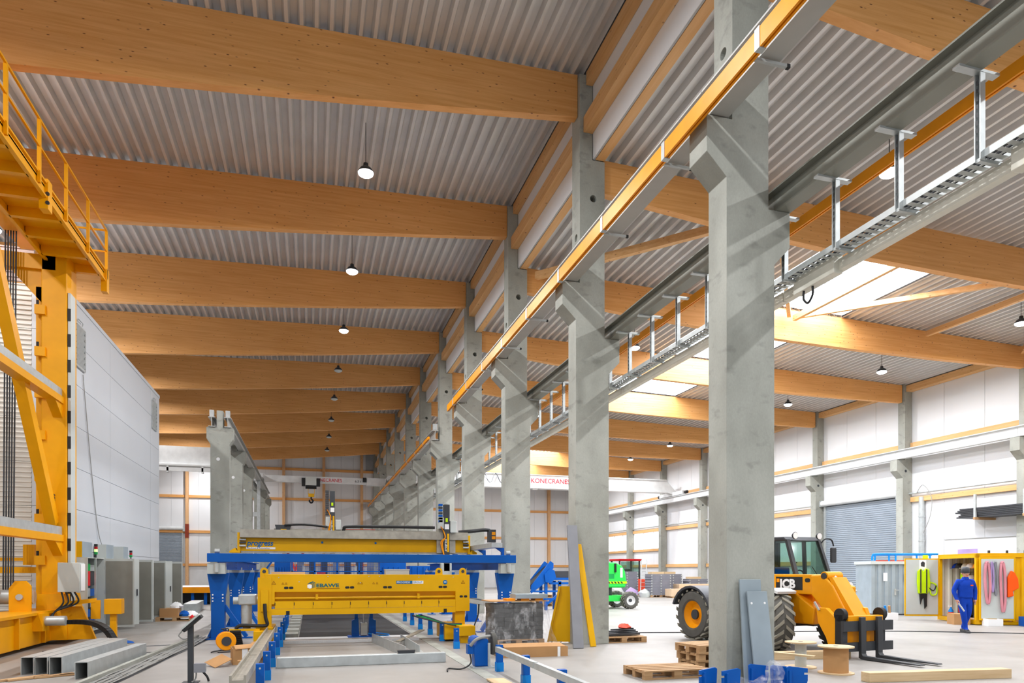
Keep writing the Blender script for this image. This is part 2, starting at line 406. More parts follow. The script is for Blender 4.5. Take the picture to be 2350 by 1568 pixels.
# right wall with panels
WX = 29.0
wr = struct('wall_right', MB().box(WX + .12, WX + .4, Y0, Y1 + .3, 0, 11.4), M['seam'])
WIN = {7, 8}
for i in range(-1, 10):
    for k in range(3):
        a = CY(i) + 0.25 + k * BAY / 3; b = a + BAY / 3
        if i == 3: segs = [(5.6, 11.3)]
        elif i in WIN: segs = [(2.3, 3.7), (5.2, 11.3)]
        else: segs = [(2.3, 11.3)]
        for z0, z1 in segs:
            obj('wall_panel', MB().box(WX, WX + .12, a + .008, b - .008, z0, z1), M['wall'], wr)
    if i != 3: obj('plinth_panel', MB().box(WX - .05, WX + .12, CY(i) + .26, CY(i + 1) + .24, 0, 2.28), M['conc_wall'], wr)
    else:
        for a, b in ((CY(3) + .25, 28.7), (34.1, CY(4) + .25)): obj('wall_panel', MB().box(WX, WX + .12, a, b, 0, 5.6), M['wall'], wr)
for n, i in enumerate(sorted(WIN)):
    o = struct('window_%d' % (n + 1), MB().box(WX + .03, WX + .06, CY(i) + .5, CY(i + 1) + .0, 3.72, 5.18), M['winpane'])
    o['label'] = ['bright window strip in the right wall nearer the ladder', 'bright window strip in the far end of the right wall'][n]
    fm = MB(); y0, y1 = CY(i) + .5, CY(i + 1)
    for k in range(4):
        y = y0 + (y1 - y0) * k / 3; obj('window_frame', MB().box(WX - .01, WX + .09, y - .03, y + .03, 3.7, 5.2), M['white'], o)
for i in range(0, 10):
    for z, h, nm in ((8.05, .22, 'upper'), (5.32, .24, 'middle'), (2.2, .24, 'lower')) + (((3.6, .2, 'window sill'),) if i in WIN else ()):
        if i == 3 and z < 6: continue
        o = obj('timber_rail', MB().box(WX - .16, WX - .002, CY(i) + .46, CY(i + 1) - .04, z - h / 2, z + h / 2), M['purlin'])
        tag(o, '%s timber rail along the right wall, %s bay from the camera' % (nm, ORD[i] if i else 'first'), 'rail', 'timber rails on the right wall')
struct('wall_left', MB().box(-21.4, -21, Y0, Y1 + .3, 0, 13.4), M['wall'])
# clerestory between the two roof levels
wc = struct('wall_clerestory', MB().box(6.515, 6.56, Y0, Y1, 11.62, 13.85), M['seam'])
for i in range(-1, 10):
    obj('wall_panel', MB().box(6.50, 6.515, CY(i) + .52, CY(i + 1) - .02, 11.62, 13.6), M['wall'], wc)

# ---------------------------------------------------------------- concrete columns
def col_mesh(zc):
    pts = [(6.07, 0), (6.92, 0), (6.92, 6.5), (7.2, 6.8), (7.2, 7.35), (6.81, 7.35), (6.81, 11.6), (6.50, 11.6), (6.50, 13.61), (6.17, 13.61), (6.17, zc), (5.73, zc), (5.73, zc - .55), (6.07, zc - .89)]
    pts = [(x - 6.5, z) for x, z in pts]
    a = obj('col', MB().prism(pts, 'y', 0, .5), M['conc'])
    cut = MB().cyl((0.02, -.1, 10.68), (0.02, .6, 10.68), .085, n=18)
    c = obj('cut', cut, M['conc']); c2 = obj('cut', MB().cyl((-.6, .25, 9.8), (.5, .25, 9.8), .085, n=18), M['conc'])
    for q in (c, c2):
        m = a.modifiers.new('b', 'BOOLEAN'); m.object = q; m.operation = 'DIFFERENCE'; m.solver = 'EXACT'
    bpy.context.view_layer.update()
    me = bpy.data.meshes.new_from_object(a.evaluated_get(bpy.context.evaluated_depsgraph_get()))
    for q in (a, c, c2): bpy.data.objects.remove(q, do_unlink=True)
    return me
cmA, cmB = col_mesh(8.63), col_mesh(8.22)
for me in (cmA, cmB):
    me.materials.clear(); me.materials.append(M['conc'])
for i in range(0, 11):
    o = obj('concrete_column', cmA if i < 4 else cmB, None); o.location = (6.5, CY(i), 0)
    if i < 4:
        bv = o.modifiers.new('bevel', 'BEVEL'); bv.width = .015; bv.segments = 1; bv.limit_method = 'ANGLE'; bv.angle_limit = rad(40)
    tag(o, ['tall grey concrete column nearest the camera with slate panels leaning on it', 'concrete column with a grey and a yellow plank leaning on it', 'concrete column right behind the film-wrapped pallet'][i] if i < 3 else 'corbelled concrete column in the middle row, %s from the camera' % ORD[i], 'column', 'middle row of concrete columns')
# right wall columns
rcm = MB().prism([(28.42 - 28.7, 0), (28.98 - 28.7, 0), (28.98 - 28.7, 11.1), (28.55 - 28.7, 11.1), (28.55 - 28.7, 7.3), (28.05 - 28.7, 7.3), (28.05 - 28.7, 6.75), (28.42 - 28.7, 6.4)], 'y', 0, .42).mesh('wall_column')
for i in range(1, 10):
    o = obj('wall_column', rcm, M['conc']); o.location = (28.7, CY(i), 0)
    tag(o, 'concrete column against the right wall, %s from the camera' % (ORD[i - 1]), 'column', 'concrete columns along the right wall')
    obj('tie_hole', MB().cyl((28.6 - 28.7, -.004, 6.75), (28.6 - 28.7, .02, 6.75), .07, n=14), M['dark'], o)

# ---------------------------------------------------------------- glulam beams
lb = [(6.16, 12.65), (3.5, 12.37), (.81, 12.1), (-3, 11.76), (-5.8, 11.54), (-8, 11.39), (-10, 11.3), (-14, 11.2), (-20.9, 11.15)]
lbm = MB().prism([(x, z) for x, z in lb] + [(-20.9, zl(-20.9) - .005), (6.16, zl(6.16) - .005)], 'y', 0, .22).mesh('roof_beam')
rb = [(6.83, 10.92), (10, 10.62), (14, 10.37), (17, 10.27), (20, 10.2), (24, 10.17), (28.5, 10.2)]
rbm = MB().prism(rb + [(28.5, zr(28.5) - .005), (6.83, zr(6.83) - .005)], 'y', 0, .22).mesh('roof_beam')
for i in range(0, 10):
    if i:
        o = obj('roof_beam', lbm, M['beam']); o.location = (0, CY(i) + .12, 0)
        tag(o, 'long glulam roof beam over the left bay, %s from the camera' % ORD[i - 1], 'beam', 'glulam beams of the left bay')
    o = obj('roof_beam', rbm, M['beam']); o.location = (0, CY(i) + .12, 0)
    tag(o, 'glulam roof beam over the right bay, %s from the camera' % ORD[i], 'beam', 'glulam beams of the right bay')
# longitudinal timber beams between the column heads
for nm, x0, x1, z0, z1 in (('top', 6.33, 6.495, 13.36, 13.66), ('middle', 6.26, 6.495, 12.22, 12.58), ('bottom', 6.57, 6.80, 11.61, 11.9)):
    me = MB().box(x0, x1, .51, BAY - .01, z0, z1).mesh('edge_beam')
    for i in range(-1, 10):
        o = obj('edge_beam', me, M['purlin']); o.location = (0, CY(i), 0)
        tag(o, '%s edge beam of pale timber between column heads, %s span from the camera' % (nm, ORD[i + 1] if i >= 0 else 'first'), 'beam', 'edge beams between column heads')
for i in range(1, 10):
    o = obj('eaves_beam', MB().box(28.62, 28.98, CY(i) + .43, CY(i + 1) - .01, 10.72, 11.02), M['purlin'])
    tag(o, 'timber eaves beam at the top of the right wall, %s span from the camera' % ORD[i - 1], 'beam', 'eaves beams on the right wall')
# bracing in the roof of the right bay
zb = 10.95
pts = [(6.95, 21.7), (11.9, 16.0), (17.0, 21.7), (22.5, 16.0), (28.3, 21.7)]
for k, (a, b) in enumerate(zip(pts[:-1], pts[1:])):
    a = (a[0] + .16, a[1]); b = (b[0] - .16, b[1])
    o = obj('diagonal_brace', MB().bar((a[0], a[1], zr(a[0]) - .3), (b[0], b[1], zr(b[0]) - .3), .13 + .04 * (k == 0), .17 + .06 * (k == 0)), M['purlin'])
    tag(o, 'diagonal timber roof brace in the right bay, %s from the column row' % ['first', 'second', 'third', 'fourth'][k], 'brace', 'diagonal roof braces')
for k, x in enumerate((17.0, 23.1)):
    o = obj('roof_purlin', MB().box(x - .07, x + .07, 15.73, 21.62, 10.9, 11.1), M['purlin'])
    tag(o, ['timber purlin crossing under the nearest roof light', 'timber purlin between the roof beams right of the roof light'][k], 'purlin')
# ---------------------------------------------------------------- crane runways
ends = [-2.0] + [CY(i) + .25 for i in range(0, 4)]
for k, (a, b) in enumerate(zip(ends[:-1], ends[1:])):
    if k == 0: continue
    o = obj('runway_girder', MB().ibeam((5.95, a + .01, 8.9), (5.95, b - .01, 8.9), .32, .5, .03, .02), M['girder'])
    tag(o, 'grey steel runway girder on the left corbels, %s span from the camera' % ['', 'first', 'second', 'third'][k], 'girder', 'left runway girders')
o = obj('runway_girder', MB().ibeam((5.95, -3, 8.9), (5.95, ends[1] - .01, 8.9), .32, .5, .03, .02), M['girder']); tag(o, 'grey steel runway girder passing overhead in front of the nearest column', 'girder', 'left runway girders')
ends2 = [CY(i) + .25 for i in range(4, 11)]
for k, (a, b) in enumerate(zip(ends2[:-1], ends2[1:])):
    o = obj('runway_girder', MB().ibeam((5.93, a - (.4 if k == 0 else 0) + .01, 8.47), (5.93, b - .01, 8.47), .32, .48, .03, .02), M['girder'])
    tag(o, 'grey runway girder of the far crane, %s span' % ['first', 'second', 'third', 'fourth', 'fifth', 'sixth'][k], 'girder', 'far runway girders')
o = obj('end_stop', MB().box(5.82, 6.04, CY(4) - .15, CY(4) + .05, 8.72, 9.02), M['galv']); tag(o, 'steel end stop on the far crane runway', 'stop')
def conductor(y0, y1, x, z, label, n, zt=.19):
    t = thing('conductor_rail', label, 'rail', (x, 0, z))
    obj('orange_casing', MB().sweep((0, y0, 0), (0, y1, 0), [(-.045, -.07), (-.012, -.07), (-.012, -.02), (.012, -.02), (.012, -.07), (.045, -.07), (.045, zt), (-.045, zt)]), M['orange'], t)
    for k in range(n):
        y = y0 + (k + .5) * (y1 - y0) / n
        obj('hanger_clip', MB().box(-.055, .055, y - .05, y + .05, -.08, zt + .01), M['galv'], t)
        obj('support_arm', MB().bar((-.02, y + .3, .045), (.62, y + .3, .045), .045, .04), M['galv'], t)
        obj('arm_cap', MB().bar((.62, y + .3, .045), (.67, y + .3, .045), .052, .05), M['black'], t)
conductor(-1, 29.0, 5.58, 8.55, 'orange conductor rail along the left runway girder', 12)
conductor(33.6, 70.5, 5.52, 8.2, 'orange conductor rail along the far crane runway', 12, .07)
# right runway with cable tray
e3 = [-3.0] + [CY(i) + .25 for i in range(0, 11)]
for k, (a, b) in enumerate(zip(e3[:-1], e3[1:])):
    o = obj('runway_girder', MB().ibeam((7.09, a + .005, 7.545), (7.09, b - .005, 7.545), .25, .38, .025, .02), M['girder_g'])
    tag(o, 'olive grey runway girder right of the columns, %s span from the camera' % (ORD[k] if k else 'first'), 'girder', 'right runway girders')
t = thing('conductor_rail', 'orange conductor rail hung beyond the cable tray posts', 'rail', (7.62, 0, 7.36))
obj('orange_casing', MB().sweep((0, -1, 0), (0, 70, 0), [(-.04, -.06), (-.012, -.06), (-.012, -.02), (.012, -.02), (.012, -.06), (.04, -.06), (.04, .1), (-.04, .1)]), M['orange'], t)
post = thing('tray_hanger', 'x', 'hanger', (7.22, 0, 0), 0, 'cable tray hangers')
mb = MB().sweep((0, 0, 6.35), (0, 0, 7.33), [(-.035, -.04), (.035, -.04), (.035, -.025), (-.02, -.025), (-.02, .025), (.035, .025), (.035, .04), (-.035, .04)])
obj('slotted_post', mb, M['galv'], post)
obj('head_clamp', MB().bar((-.34, 0, 7.345), (.24, 0, 7.345), .09, .03), M['galv'], post)
obj('clamp_bolt', MB().bar((-.3, .05, 7.385), (.22, .05, 7.385), .03, .03), M['steel'], post)
obj('tray_bracket', MB().bar((-.02, 0, 6.36), (.36, 0, 6.36), .05, .04), M['galv'], post)
for k in range(9): obj('post_slot', MB().box(-.0365, -.0345, -.012, .012, 6.48 + k * .09, 6.53 + k * .09), M['dark'], post)
k = 0; y = 6.06 - 1.115
while y < 60:
    lab = 'slotted steel hanger carrying the cable tray, number %d counting from the camera' % (k + 1)
    sp = int((y - 9.26 + 12.5) // 6.25); kk = 0 if k == 0 or sp != last_sp else kk + 1; last_sp = sp
    lab = 'slotted cable tray hanger, %s in the %s stretch between columns from the camera' % (['first', 'second', 'third', 'fourth', 'fifth', 'sixth', 'seventh'][kk], ['', 'first', 'second', 'third', 'fourth', 'fifth', 'sixth', 'seventh', 'eighth', 'ninth', 'tenth', 'eleventh', 'twelfth'][sp])
    if k == 0: post.location = (7.22, y, 0); post['label'] = lab
    else: copy_tree(post, (7.22, y, 0), label=lab)
    k += 1; y += 1.115
# tray built from segments
for k, (a, b) in enumerate(zip(e3[:-1], e3[1:])):
    t = thing('cable_tray', 'perforated steel cable tray under the right runway, %s length from the camera' % (ORD[k] if k else 'first'), 'cable tray', (0, 0, 0), 0, 'cable tray lengths')
    a += .3; b += .3
    mb = MB()
    mb.box(7.24, 7.246, a, b, 6.385, 6.47)
    obj('side_rail', mb, M['galv'], t)
    obj('side_rail', MB().box(7.5, 7.506, a, b, 6.385, 6.47), M['galv'], t)
    if k < 6:
        lat = MB(); n = int((b - a) / .12)
        for q in range(n): lat.box(7.246, 7.5, a + q * .12, a + q * .12 + .07, 6.385, 6.389)
        lat.box(7.36, 7.385, a, b, 6.3845, 6.3895)
        o = obj('slotted_base', lat, M['galv'], t); o['kind'] = 'stuff'
    else: obj('slotted_base', MB().box(7.246, 7.5, a, b, 6.385, 6.389), M['galv'], t)
    cb = MB()
    for q in range(3): cb.tube([(7.3 + q * .06, a + j * (b - a) / 8, 6.405 + .01 * ((j + q) % 2)) for j in range(9)], .016, 5)
    o = obj('cable_bundle', cb, M['dark'], t); o['kind'] = 'stuff'
    o = obj('trunking', MB().box(7.50, 7.62, a + .01, b - .01, 6.2, 6.36), M['cream']); tag(o, 'cream cable trunking below the tray, %s length from the camera' % (ORD[k] if k else 'first'), 'trunking', 'cream cable trunking')
for k, (y, lab) in enumerate(((5.4, 'cream junction box on the trunking at the right edge'), (9.0, 'cream junction box on the trunking beside the nearest column'))):
    t = thing('junction_box', lab, 'box', (7.47, y, 6.15))
    obj('box_body', MB().box(-.06, .1, -.45, .45, 0, .3), M['cream'], t, bevel=.01)
    obj('cable_loop', MB().tube(fillet([(-.02, .25, 0), (-.02, .25, -.13), (-.02, .15, -.22), (-.02, .05, -.13), (-.02, .05, 0)]), .018, 8), M['black'], t, True)
# crane beam on the right wall
for i in range(0, 10):
    o = obj('runway_girder', MB().ibeam((28.25, CY(i) + .26, 7.55), (28.25, CY(i + 1) + .24, 7.55), .3, .45, .03, .025), M['crane'])
    tag(o, 'white runway girder on the right wall corbels, %s span from the camera' % ORD[i], 'girder', 'wall runway girders')
o = obj('service_pipe', MB().cyl((28.82, 15, 5.62), (28.82, 28.4, 5.62), .05, n=10), M['galv'], None, True); tag(o, 'grey service pipe on the right wall near the containers', 'pipe')
o = obj('service_pipe', MB().cyl((28.82, 34.9, 5.62), (28.82, 70, 5.62), .05, n=10), M['galv'], None, True); tag(o, 'grey service pipe on the right wall beyond the shutter', 'pipe')

# ---------------------------------------------------------------- lamps
def lamp_proto():
    t = thing('high_bay_lamp', 'x', 'lamp', (0, 0, 0), 0, 'high bay lamps')
    obj('housing', MB().lathe([(.03, .26), (.06, .25), (.07, .16), (.14, .12), (.2, .04), (.215, 0), (.19, 0)], (0, 0, 0), n=20), M['dark'], t, True)
    obj('lens', MB().lathe([(.2, .0), (.19, -.04), (.13, -.08), (.0001, -.095)], (0, 0, 0), n=20), M['lamp'], t, True)
    return t
def lamp(root, x, y, z, zc, label, lit):
    c = root if root.get('new') else copy_tree(root)
    root['new'] = 0; c.location = (x, y, z); c['label'] = label
    obj('wire', MB().cyl((0, 0, .25), (0, 0, zc - z), .009, n=6), M['dark'], c)
    if lit:
        ld = bpy.data.lights.new('lamp_light', 'AREA'); ld.shape = 'DISK'; ld.size = .36; ld.energy = LAMP_W; ld.color = (.97, .98, 1.0); ld.spread = PI
        l = bpy.data.objects.new('lamp_light', ld); COL.objects.link(l); l.parent = c; l.location = (0, 0, -.11)
proto = lamp_proto(); proto['new'] = 1
off = None
def yk(k): return 12.39 + BAY * k
for k in range(-3, 9):
    if -1 < k < 4 or k < 0:
        lamp(proto, 1.4, yk(k), 12.2, zl(1.4), 'lit high bay lamp over the left bay, %s from the camera' % (ORD[k] if k >= 0 else ['row end', 'next', 'just'][k] + ' behind'), True)
off = lamp_proto(); off['new'] = 1
for ch in off.children:
    if ch.name.startswith('lens'): ch.data.materials[0] = M['cab']
for k in range(4, 9): lamp(off, 1.4, yk(k), 12.2, zl(1.4), 'unlit dark lamp over the left bay, %s in the row of dark lamps' % ['first', 'second', 'third', 'fourth', 'fifth'][k - 4], False)
for k in list(range(2, 10)): lamp(proto, -9.3, yk(k) , 12.2, zl(-9.3), 'lit lamp above the white room, %s of its row' % ['first', 'second', 'third', 'fourth', 'fifth', 'sixth', 'seventh', 'eighth'][k - 2], True)  # last lamp of this row is unseen, added to brighten the end wall
for k in range(-2, 9): lamp(proto, 12.2, yk(k), 10.5, zr(12.2), 'lit lamp in the right bay near the column row, %s' % (ORD[k] + ' from the camera' if k >= 0 else ['', 'second behind the camera', 'just behind the camera'][k]), True)
for k in range(-2, 9): lamp(proto, 24.1, yk(k), 10.5, zr(24.1), 'lit lamp in the right bay toward the outer wall, %s' % (ORD[k] + ' from the camera' if k >= 0 else ['', 'second behind the camera', 'just behind the camera'][k]), True)
for k in (-2, -1, 0, 1): lamp(proto, -9.3, yk(k), 12.2, zl(-9.3), 'lit lamp over the left bay beyond the stacker, %s' % ['far behind the camera', 'behind the camera', 'level with the second lamp', 'level with the stacker mast'][k + 2], True)
# ---------------------------------------------------------------- white panelled room on the left
rm = thing('panelled_room', 'tall white panelled room standing inside the hall on the left', 'room', (0, 0, 0))
obj('core', MB().box(-19, -6.26, 20.92, 32.75, 0, 9.16), M['seam'], rm)
for (y0, y1) in ((20.85, 25.2), (25.2, 31.1), (31.1, 32.8)):
    for k in range(8):
        obj('panel', MB().box(-6.26, -6.2, y0 + .008, y1 - .008, k * 1.15 + .006, (k + 1) * 1.15 - .006), M['room'], rm)
for k in range(8):
    pr = []; n = 9
    for q in range(n):
        z = k * 1.15 + .006 + q * (1.138 / n); h = 1.138 / n
        pr += [(20.86, z), (20.86, z + h * .6), (20.84, z + h * .72), (20.84, z + h * .9)]
    pr = pr + [(20.86, k * 1.15 + 1.144), (20.92, k * 1.15 + 1.144), (20.92, k * 1.15 + .006)]
    obj('ribbed_panel', MB().prism(pr, 'x', -19, -6.95), M['ribbed'], rm)
    obj('corner_panel', MB().box(-6.94, -6.2, 20.84, 20.92, k * 1.15 + .006, (k + 1) * 1.15 - .006), M['room'], rm)
obj('roof_edge', MB().box(-6.32, -6.18, 20.82, 32.82, 9.12, 9.24), M['room'], rm)
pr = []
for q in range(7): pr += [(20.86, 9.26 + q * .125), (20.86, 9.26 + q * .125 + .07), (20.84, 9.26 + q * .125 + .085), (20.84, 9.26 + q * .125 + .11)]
obj('parapet_panel', MB().prism(pr + [(20.86, 10.14), (20.95, 10.14), (20.95, 9.26)], 'x', -19, -6.9), M['ribshade'], rm)  # top strip of the ribbed wall, painted in its shaded tone
def louvre(label, y, z, w, h):
    t = thing('louvre_vent', label, 'vent', (-6.2, y, z))
    for s in (-1, 1): obj('frame_side', MB().box(0, .05, s * w / 2 - .03, s * w / 2 + .03, -h / 2, h / 2), M['galv'], t)
    for s in (-1, 1): obj('frame_end', MB().box(0, .05, -w / 2, w / 2, s * h / 2 - .03, s * h / 2 + .03), M['galv'], t)
    obj('opening', MB().box(-.005, .004, -w / 2, w / 2, -h / 2, h / 2), M['dark'], t)
    n = 7
    for k in range(n):
        zz = -h / 2 + h * (k + .5) / n
        obj('slat', MB().ob((.035, 0, zz), (.012, w - .08, h / n * .8), (0, rad(25), 0)), M['galv'], t)
    obj('handle_bow', MB().tube([(.03, -w * .3, h / 2), (.05, -w * .3, h / 2 + .14), (.05, w * .2, h / 2 + .14), (.03, w * .2, h / 2)], .012, 6), M['galv'], t)
louvre('large grey louvre vent on the white room nearest the yellow mast', 22.05, 8.0, .85, 1.15)
louvre('small grey louvre vent at the far end of the white room', 31.7, 8.15, .8, 1.1)
o = obj('loose_wire', MB().tube(fillet([(-6.17, 22.3, 7.3), (-6.17, 23.0, 5), (-6.17, 23.7, 3.1), (-6.1, 24.0, 2.45)]), .012, 5), M['hose']); tag(o, 'thin cable running down the white room wall', 'cable')

# ---------------------------------------------------------------- yellow stacker
st = thing('stacker_crane', 'tall yellow stacker crane with mast, walkway and winch', 'crane', (0, 0, 0))
obj('mast', MB().box(-6.2, -5.66, 19.2, 19.95, .5, 9.5), M['amber'], st, bevel=.02)
for k in range(7):
    z = 1.9 + k * 1.0
    br = obj('guide_bracket', MB().box(-6.32, -6.1, 19.13, 19.22, z, z + .22), M['amber'], st)
    obj('bolt', MB().cyl((-6.26, 19.16, z + .22), (-6.26, 19.16, z + .33), .03, n=8), M['black'], br)
obj('mast_guide', MB().box(-6.34, -6.19, 19.3, 19.6, .5, 8.6), M['amber'], st)
rc = obj('rack_strip', MB().box(-5.65, -5.59, 19.25, 19.6, .6, 8.5), M['cab'], st)
for k in range(12): obj('rack_slot', MB().box(-5.66, -5.585, 19.235, 19.25, 1.0 + k * .62, 1.3 + k * .62), M['black'], rc)
obj('base_beam', MB().box(-6.75, -5.95, 10, 20.1, .08, .76), M['amber'], st, bevel=.02)
obj('base_flange', MB().box(-6.8, -5.85, 10, 20.1, .76, .82), M['amber'], st)
for k in range(5): obj('web_stiffener', MB().box(-5.95, -5.86, 12.4 + k * 1.5, 12.45 + k * 1.5, .1, .76), M['amber'], st)
obj('mast_foot', MB().prism([(19.0, .1), (20.6, .1), (20.4, .5), (20.0, 1.2), (19.1, 1.2)], 'x', -6.25, -5.6), M['amber'], st)
obj('diagonal_brace', MB().bar((-5.95, 19.15, 2.9), (-5.95, 13.5, 11.6), .22, .26), M['amber'], st)
for z0, z1, nm in ((5.95, 5.95, 'a'), (2.62, 2.62, 'b')):
    arm = obj('tray_arm', MB().box(-5.98, -5.72, 11, 19.25, z0 - .16, z0), M['amber'], st)
    obj('cable_duct', MB().box(-5.96, -5.76, 11, 19.22, z0 + .005, z0 + .2), M['galv'], arm)
    obj('arm_gusset', MB().prism([(18.7, z0 - .16), (19.2, z0 - .16), (19.2, z0 - .5)], 'x', -5.95, -5.75), M['amber'], arm)
# top frame
obj('top_beam', MB().box(-11, -5.9, 19.2, 19.5, 9.0, 9.35), M['amber'], st)
obj('top_gusset', MB().prism([(-6.9, 9.0), (-6.2, 9.0), (-6.2, 8.2)], 'y', 19.3, 19.45), M['amber'], st)
obj('head_box', MB().box(-11, -6.3, 18.3, 18.9, 10.3, 11.0), M['amber'], st)
obj('head_beam', MB().box(-6.9, -6.4, 10, 20, 9.75, 10.2), M['amber'], st)
# walkway
wk = obj('walkway', MB().box(-6.1, -5.1, 9.0, 20.25, 9.42, 9.46), M['amber'], st)
for x in (-6.1, -5.1): obj('edge_channel', MB().sweep((x, 9.0, 9.38), (x, 20.25, 9.38), [(-.04, -.16), (.04, -.16), (.04, -.12), (0.0, -.12), (0, .12), (.04, .12), (.04, .16), (-.04, .16)]), M['amber'], wk)
for k in range(12): obj('cross_member', MB().box(-6.08, -5.12, 9.6 + k * .92, 9.72 + k * .92, 9.22, 9.42), M['amber'], wk)
obj('end_plate', MB().box(-5.17, -5.03, 20.15, 20.35, 8.95, 9.55), M['amber'], wk)
for y in (12.3, 16.1):
    cp = obj('splice_bracket', MB().box(-5.2, -5.04, y - .12, y + .12, 9.0, 9.6), M['amber'], wk)
    for dz in (9.12, 9.3): obj('bolt', MB().cyl((-5.05, y - .13, dz), (-5.05, y - .105, dz), .04, n=8), M['dark'], cp)
rl = obj('guard_rail', MB().box(-5.08, -5.04, 9.0, 20.25, 10.53, 10.57), M['amber'], st)
obj('mid_rail', MB().box(-5.08, -5.04, 9.0, 20.25, 10.0, 10.03), M['amber'], rl)
for y in [20.22 - 1.55 * k for k in range(8)]: obj('rail_post', MB().box(-5.09, -5.03, y - .03, y + .03, 9.3, 10.53), M['amber'], rl)
obj('end_rail', MB().bar((-5.06, 20.22, 10.55), (-5.95, 20.22, 10.55), .04, .04), M['amber'], rl)
obj('end_rail', MB().bar((-5.06, 20.22, 10.0), (-5.95, 20.22, 10.0), .04, .04), M['amber'], rl)
# ropes and winch
for k in range(5):
    obj('hoist_rope', MB().cyl((-6.86 + k * .055, 19.0, 10.2), (-6.95 + k * .05 + .04, 19.0, 1.15), .017, n=6), M['dark'], st)
wn = obj('winch_plate', MB().prism([(-6.62, .82), (-6.18, .82), (-6.18, 1.4), (-6.28, 1.52), (-6.5, 1.52), (-6.62, 1.35)], 'y', 18.5, 18.56), M['amber'], st)
obj('winch_plate', MB().prism([(-7.05, .82), (-6.85, .82), (-6.85, 1.4), (-6.95, 1.5), (-7.05, 1.4)], 'y', 18.5, 18.56), M['amber'], st)
obj('winch_drum', MB().cyl((-7.0, 18.75, 1.15), (-6.2, 18.75, 1.15), .17, n=18), M['galv'], st, True)
obj('winch_hub', MB().cyl((-6.4, 18.44, 1.15), (-6.4, 18.5, 1.15), .07, n=14), M['galv'], st)
obj('green_limit_switch', MB().box(-6.98, -6.86, 18.44, 18.5, 1.05, 1.3), M['greenw'], st)
obj('lever_post', MB().box(-7.02, -6.9, 17.0, 17.1, .82, 1.9), M['amber'], st)
obj('drive_motor', MB().cyl((-5.9, 18.1, .62), (-5.35, 18.1, .62), .11, n=16), M['galv'], st, True)
obj('motor_mount', MB().box(-5.95, -5.75, 17.9, 18.3, .4, .8), M['amber'], st)
bx = obj('control_box', MB().box(-5.72, -5.25, 18.75, 19.1, 1.25, 1.95), M['cab'], st, bevel=.01)
obj('box_door', MB().box(-5.245, -5.23, 18.78, 19.07, 1.28, 1.92), M['whitep'], bx)
obj('lower_arm', MB().bar((-5.8, 18.9, .95), (-4.95, 18.9, 1.05), .12, .1), M['amber'], st)
obj('arm_plate', MB().box(-5.05, -4.85, 18.85, 18.9, .6, 1.05), M['amber'], st)
obj('sensor_box', MB().box(-4.72, -4.35, 18.65, 18.95, .72, 1.08), M['amber'], st, bevel=.01)
obj('sensor_post', MB().box(-4.62, -4.48, 18.75, 18.85, 0.02, .75), M['amber'], st)
obj('a_frame', MB().prism([(-5.85, .1), (-5.0, .1), (-5.3, .9), (-5.7, .9)], 'y', 19.05, 19.15), M['amber'], st)
ch = MB(); pts = fillet([(-5.6, 18.4, .55), (-5.2, 18.2, .58), (-4.8, 18.1, .55), (-4.5, 18.0, .4), (-4.32, 17.95, .12)], 5)
for a, b in zip(pts[:-1], pts[1:]): ch.bar(a, b, .2, .1)
o = obj('energy_chain', ch, M['black'], st); o['kind'] = 'stuff'
for q in range(4):
    y = 18.6 + q * .1
    obj('cable', MB().tube(fillet([(-5.65 + q * .09, 18.8, 1.25), (-5.6 + q * .1, 18.75, 1.0), (-5.75, 18.7, .8), (-5.9 + q * .05, 18.6, .6)]), .02, 6), M['black'], st, True)
o = obj('low_rail_frame', MB().box(-9, -6.4, 19.75, 19.85, 1.7, 1.85), M['amber'], st)
obj('low_rail_frame', MB().box(-9, -6.5, 19.75, 19.82, 2.0, 2.08), M['amber'], st)
obj('guide_head', MB().box(-6.75, -6.5, 19.7, 19.8, 1.9, 2.4), M['amber'], st)
text('height_mark', '6400', .13, (-5.9, 19.19, 5.9), (PI / 2, -PI / 2, 0), M['dark'], st, .002)
text('height_mark', '3400', .13, (-5.9, 19.19, 3.35), (PI / 2, -PI / 2, 0), M['dark'], st, .002)

